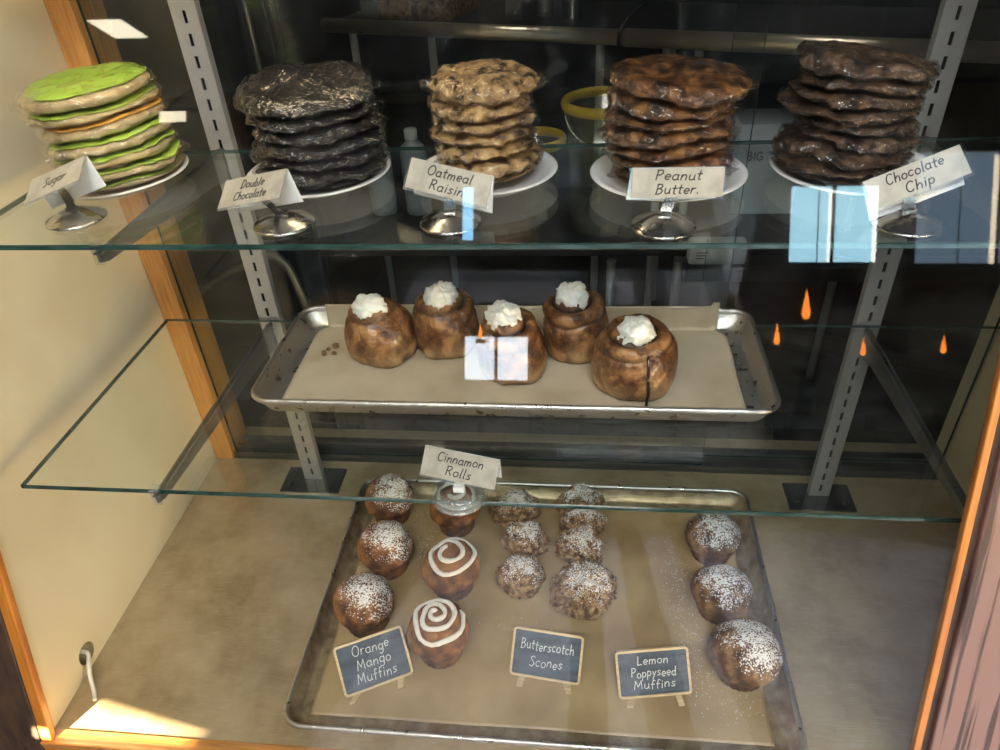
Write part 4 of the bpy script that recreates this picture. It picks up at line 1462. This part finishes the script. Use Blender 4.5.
muffin(0.514, 0.148, 0.0444, 0.0810, 'front iced muffin with a tight swirl, right of the Orange Mango sign', G2, 6, MT['muffin_plain'], icing=(2.9, 0.88, 0.06, 0.6, 0.18))
G3 = 'sugar-dusted lemon poppyseed muffins'
muffin(0.922, 0.352, 0.0434, 0.0690, 'rear muffin of the right column, just in front of the shelf edge', G3, 7, MT['lemon_top'], (0.2, 0.0, 1.0))
muffin(0.920, 0.245, 0.0444, 0.0690, 'middle muffin of the right column', G3, 8, MT['lemon_top'], (0.25, 0.1, 1.0))
muffin(0.936, 0.145, 0.0485, 0.0730, 'front muffin of the right column, nearest the Lemon Poppyseed sign', G3, 9, MT['lemon_top'], (0.4, 0.1, 0.9))

# ---------------------------------------------------------------- scones
def scone(x, y, rx, ry, h, rz, seed, label, group):
    t = thing('scone', label, 'scone', (x, y, ZP), (0, 0, rz), group=group)
    rnd = random.Random(seed)
    off = Vector((rnd.uniform(-50, 50), rnd.uniform(-50, 50), rnd.uniform(-50, 50)))
    mb = MB()
    rings, att = [], []
    n, m = 128, 64
    for i in range(m + 1):
        a = PI * i / m
        ring = []
        for j in range(n):
            b = 2 * PI * j / n
            d = Vector((math.sin(a) * math.cos(b), math.sin(a) * math.sin(b), math.cos(a)))
            e = 0.96 + 0.20 * noise.noise(d * 1.5 + off) + 0.22 * fbm(d * 3.5 + off, 3) + 0.26 * abs(fbm(d * 9 + off, 4)) - 0.05
            z = d.z if d.z > 0 else d.z * 0.35
            p = Vector((d.x * rx * e, d.y * ry * e, h * 0.26 + z * h * 0.74 * e))
            p.z = max(p.z, 0.0)
            ring.append(p)
            f = max(0.0, d.z * 0.9 + d.x * 0.2)
            att.append(max(0.0, min(1.0, 0.15 + f * 0.95 + 0.25 * noise.noise(d * 3 + off))))
        rings.append(ring)
    mb.grid(rings, True, True, True)
    mb.attr = {'sugar': att}
    mb.build('crust', MT['scone'], t)
    return t


G4 = 'sugar-dusted butterscotch scones'
scone(0.600, 0.413, 0.043, 0.033, 0.0520, 0.4, 1, 'rear scone of the left scone column, partly under the lower shelf edge', G4)
scone(0.624, 0.346, 0.038, 0.032, 0.0520, 0.0, 2, 'middle scone of the column behind the Butterscotch sign', G4)
scone(0.622, 0.272, 0.039, 0.039, 0.0520, 0.5, 3, 'scone standing nearest behind the Butterscotch sign, greyish with sugar', G4)
scone(0.712, 0.434, 0.042, 0.028, 0.0560, 0.2, 4, 'rearmost scone of the right scone column, seen through the lower shelf', G4)
scone(0.716, 0.386, 0.040, 0.024, 0.0540, 0.0, 5, 'second scone from the back of the right scone column, just below the shelf edge', G4)
scone(0.711, 0.333, 0.042, 0.032, 0.0560, -0.3, 6, 'third scone from the back of the right scone column', G4)
scone(0.719, 0.250, 0.052, 0.046, 0.0660, 0.2, 7, 'biggest scone, golden, at the front of the right scone column', G4)

# spilled powdered sugar on the lower parchment
rnd = random.Random(9)
mb = MB()
for (cx, cy, sx, sy, n) in ((0.455, 0.345, 0.012, 0.030, 150), (0.862, 0.300, 0.014, 0.050, 190), (0.872, 0.20, 0.010, 0.05, 150), (0.345, 0.235, 0.006, 0.03, 70), (0.885, 0.13, 0.015, 0.03, 60),
                           (0.45, 0.40, 0.02, 0.02, 60), (0.63, 0.19, 0.04, 0.01, 50), (0.93, 0.09, 0.02, 0.02, 60)):
    for k in range(n):
        c = Vector((min(0.955, max(0.355, rnd.gauss(cx, sx))), min(0.44, max(0.045, rnd.gauss(cy, sy))), ZP + 0.0002))
        r = rnd.uniform(0.0003, 0.0009)
        b = len(mb.v)
        for q in ((r, 0, 0), (-r, 0, 0), (0, r, 0), (0, -r, 0), (0, 0, r * 0.8), (0, 0, -r * 0.5)):
            mb.vert(c + Vector(q))
        for f in ((0, 2, 4), (2, 1, 4), (1, 3, 4), (3, 0, 4), (2, 0, 5), (1, 2, 5), (3, 1, 5), (0, 3, 5)):
            mb.face([b + q for q in f])
tag(mb.build('powdered_sugar', MT['sugar_dust']), 'powdered sugar spilled on the brown parchment around the muffins', 'sugar', kind='stuff')

# cable out of the hole in the left wall
pts = smooth_path([(-0.012, 0.094, 0.030), (0.004, 0.092, 0.029), (0.010, 0.080, 0.022), (0.016, 0.066, 0.010), (0.028, 0.050, 0.0028), (0.036, 0.038, 0.0028)], 8)
mb = MB()
mb.tube(pts, 0.0030, 10)
tag(mb.build('cable', MT['cable_white']), 'pale cord coming out of the round hole in the cream wall', 'cord')

# ---------------------------------------------------------------- kitchen behind the sliding doors
ZC = -0.06
struct(MB().box(-1.2, 2.6, 0.80, 1.9, ZC - 0.05, ZC).build('trim_7', MT['black'], bevel=0.004))

t = thing('steel_rack', 'steel rack with a thick rolled front rail, behind the cookies', 'rack', (0.58, 1.09, ZC), (0, 0, math.radians(-19)))
ZR = 0.648
tilt = -0.066


def rail_z(x):
    return ZR - 0.0


mb = MB()
mb.tube([(-0.47, 0, ZR - ZC - 0.004), (0.205, 0, ZR - ZC - 0.004)], 0.0145, 20)
mb.tube([(0.211, 0, ZR - ZC - 0.004), (1.05, 0, ZR - ZC - 0.004)], 0.0160, 20)
mb.build('front_rail', MT['steel'], t)
MB().box(-0.47, 1.0, 0.006, 0.34, ZR - ZC - 0.006, ZR - ZC - 0.001).build('top_shelf', MT['black'], t)
for lx, ly in ((-0.42, 0.03), (-0.22, 0.03), (0.155, 0.03), (0.240, 0.27), (0.285, 0.03), (0.345, 0.03), (0.66, 0.05), (0.98, 0.05)):
    MB().tube([(lx, ly, 0.0), (lx, ly, ZR - ZC - 0.008)], 0.0085, 14).build('leg', MT['bottle_cap'], t)

# things on and under the rack
mb = MB()
mb.box(-0.09, 0.09, -0.07, 0.07, 0, 0.085)
t2 = thing('cardboard_box', 'brown cardboard box on the steel rack above the oatmeal cookies', 'box', (0.36, 1.31, ZR - 0.0005), (0, 0, -0.33))
mb.build('carton', MT['kraft'], t2, bevel=0.002)
MB().box(-0.089, 0.089, -0.0035, 0.0035, 0.0852, 0.0858).build('tape', MT['bottle_cap'], t2)


def lathe_thing(name, label, cat, loc, parts, group=None):
    t = thing(name, label, cat, loc, group=group)
    for pn, prof, mat in parts:
        MB().lathe(prof, 32).build(pn, mat, t)
    return t


for i, (x, y) in enumerate(((0.56, 1.22), (0.62, 1.24), (0.68, 1.17))):
    lathe_thing('drinking_glass', ['left', 'middle', 'right'][i] + ' clear tumbler in the row on the steel rack', 'glass', (x, y, ZR - 0.0005),
                [('glass_body', [(0, 0.0), (0.020, 0.0), (0.024, 0.085), (0.022, 0.085), (0.0185, 0.004), (0, 0.004)], MT['clear_plastic'])], 'tumblers on the steel rack')

for q_, px in ((12, 0.7655), (13, 0.8956)):
    struct(MB().tube([(px, 0.855, ZC), (px, 0.855, 0.2695)], 0.009, 14).build('trim_%d' % q_, MT['tube_grey']))
# bucket with the yellow rim
def bucket(x, y, z, R, h, label):
    t = thing('plastic_bucket', label, 'bucket', (x, y, z), group='clear buckets with yellow rims')
    MB().lathe([(0, 0), (R * 0.82, 0), (R, h), (R - 0.002, h), (R * 0.82 - 0.002, 0.003), (0, 0.003)], 48).build('bucket_body', MT['bucket_clear'], t)
    mb = MB()
    mb.grid([[Vector(((R + 0.003 + 0.006 * math.cos(b)) * math.cos(a), (R + 0.003 + 0.006 * math.cos(b)) * math.sin(a), h - 0.004 + 0.010 * math.sin(b))) for b in (2 * PI * q / 10 for q in range(10))] for a in (2 * PI * k / 48 for k in range(49))], True)
    mb.build('yellow_rim', MT['yellow'], t)
    mb = MB()
    mb.tube([Vector((R * 1.02 * math.cos(a), -0.004 - R * 0.55 * abs(math.sin(a)) - R * 0.2, h - 0.006 - R * 0.9 * math.sin(a))) for a in (PI * k / 20 for k in range(21))], 0.0015, 6)
    mb.build('handle', MT['steel_plain'], t)


bucket(0.744, 0.955, 0.3002, 0.072, 0.250, 'tall clear bucket with a yellow rim behind the peanut butter cookies')
bucket(0.612, 1.02, 0.3002, 0.052, 0.160, 'shorter clear bucket with a yellow rim behind the oatmeal cookies')
struct(MB().box(0.16, 1.55, 0.87, 1.16, 0.27, 0.30).build('trim_8', MT['black'], bevel=0.003))

BP = [(0, 0), (0.026, 0), (0.028, 0.004), (0.028, 0.128), (0.024, 0.145), (0.012, 0.157), (0.011, 0.163), (0, 0.163)]
CP = [(0, 0.161), (0.0135, 0.161), (0.0135, 0.179), (0.012, 0.181), (0, 0.181)]
for i, (x, y) in enumerate(((0.350, 1.03), (0.425, 1.05), (0.272, 1.03))):
    lathe_thing('plastic_bottle', 'grey plastic bottle ' + ['between the two other bottles', 'nearest the oatmeal cookies', 'nearest the double-chocolate cookies'][i], 'bottle', (x, y, 0.3002),
                [('bottle_body', BP, MT['bottle']), ('cap', CP, MT['bottle_cap'])], 'grey bottles behind the shelf')

# cartons at the right
t = thing('white_carton', 'pale carton with grey capitals, between the two right-hand cookie stacks', 'box', (1.072, 1.05, 0.3002))
MB().box(-0.063, 0.063, -0.05, 0.05, 0, 0.185).build('carton', MT['white_carton'], t, bevel=0.002)
letter_bm(['BIG TR'], 0.0090, 0.0030, 0.0004, 0.0, 2.4, [0.062]).build('lettering', MT['grey_ink'], t, loc=(-0.012, -0.0503, 0.121))
t = thing('label_box', 'white box with a round label, low behind the Peanut Butter card stand', 'box', (0.935, 1.0, 0.2))
t.location = (0.965, 0.849, 0.30)
MB().box(-0.054, 0.054, -0.018, 0.018, -0.030, 0.016).build('carton', MT['white_carton'], t, bevel=0.006)
MB().lathe([(0.020, 0), (0.020, 0.0012), (0, 0.0012)], 36, T=Matrix.Translation((0.018, -0.0182, -0.006)) @ Matrix.Rotation(PI / 2, 4, 'X')).build('round_label', MT['bottle_cap'], t)
mb = MB()
for k in range(3):
    mb.box(-0.040, -0.018 - 0.004 * k, -0.0186, -0.0181, -0.004 - k * 0.006, -0.0015 - k * 0.006)
mb.build('print', MT['grey_ink'], t)
struct(MB().box(0.905, 1.5, 0.82, 0.869, 0.24, 0.2698).build('trim_10', MT['black'], bevel=0.003))

# dark refrigerator and the bent tube handle of a cart on the left
t = thing('refrigerator', 'dark blue-black refrigerator standing behind the left sliding door', 'refrigerator', (-0.02, 1.05, RZ0))
MB().box(-0.45, 0.13, 0.0, 0.6, 0.02, 2.3).build('cabinet', MT['black'], t, bevel=0.01)
MB().box(-0.28, 0.122, -0.025, -0.001, 0.10, 2.2).build('door', MT['navy'], t, bevel=0.006)
MB().tube([(0.095, -0.06, 1.2), (0.095, -0.06, 1.72)], 0.006, 12).box(0.09, 0.10, -0.06, -0.024, 1.21, 1.23).box(0.09, 0.10, -0.06, -0.024, 1.69, 1.71).build('handle', MT['tube_grey'], t)

t = thing('utility_cart', 'dark cart with a bent grey tube handle, behind the left standard', 'cart', (0.075, 0.70, RZ0))
MB().box(-0.15, 0.15, -0.06, 0.055, 0.10, 0.70).build('body', MT['black'], t, bevel=0.01)
hp = smooth_path([(-0.125, 0, 1.045), (-0.06, 0, 1.085), (0.003, 0, 1.118), (0.05, 0, 1.139), (0.075, 0, 1.138), (0.094, 0, 1.112), (0.103, 0, 1.07), (0.111, 0, 1.02), (0.122, 0, 0.86), (0.125, 0, 0.69)], 8)
MB().tube(hp, 0.0085, 12).tube([(-0.125, 0, 1.046), (-0.137, 0, 1.01), (-0.137, 0, 0.69)], 0.0085, 12).build('handle', MT['tube_grey'], t)
for sx in (-0.13, 0.13):
    MB().lathe([(0, -0.012), (0.048, -0.012), (0.05, -0.008), (0.05, 0.008), (0.048, 0.012), (0, 0.012)], 24, T=Matrix.Translation((sx, 0, 0.05)) @ Matrix.Rotation(PI / 2, 4, 'X')).build('wheel', MT['dark_plate'], t)

# black power lead hanging over the rack
pts = smooth_path([(0.92, 1.06, 0.78), (0.84, 1.04, 0.72), (0.785, 1.022, 0.676), (0.769, 0.998, 0.657), (0.767, 0.995, 0.63)], 8)
tag(MB().tube(pts, 0.0035, 10).build('power_lead', MT['black']), 'black lead draped over the joint of the steel rail', 'cord')

# kitchen ceiling globe whose reflection shows as a round dot in the upper shelf
t = thing('globe_lamp', 'small glowing globe lamp hanging in the kitchen', 'lamp', (-0.95, 1.90, RZ1))
MB().lathe([(0.0, -0.30), (0.022, -0.296), (0.038, -0.283), (0.045, -0.260), (0.038, -0.237), (0.022, -0.222), (0.0, -0.219)], 28).build('globe', MT['lamp_glow'], t)
MB().tube([(0, 0, 0), (0, 0, -0.22)], 0.006, 10).lathe([(0.05, 0), (0.05, -0.012), (0, -0.014)], 24).build('stem', MT['dark_plate'], t)

# flame lamps in the room behind the camera
for i, (x, z, s) in enumerate(((2.10, 0.575, 1.0), (1.93, 0.415, 0.7), (2.45, 0.355, 0.6), (2.92, 0.375, 0.6), (0.05, 0.435, 0.5))):
    t = thing('flame_lamp', ['tallest of the hanging flame lamps', 'hanging flame lamp beside the tallest one', 'third hanging flame lamp along the street wall', 'hanging flame lamp nearest the wide window', 'hanging flame lamp by the small window'][i], 'lamp', (x, -3.9, z), group='hanging flame lamps')
    MB().lathe([(0, 0), (0.022 * s, 0.018 * s), (0.026 * s, 0.045 * s), (0.020 * s, 0.085 * s), (0.009 * s, 0.14 * s), (0, 0.20 * s)], 20).build('flame', MT['flame'], t)
    MB().lathe([(0, -0.03), (0.03, -0.03), (0.035, -0.002), (0, -0.001)], 20).build('cup', MT['dark_plate'], t)
    MB().tube([(0.05, 0, -0.02), (0.05, 0, RZ1 - z)], 0.004, 8).box(0.02, 0.054, -0.004, 0.004, -0.024, -0.016).build('hanger', MT['dark_plate'], t)
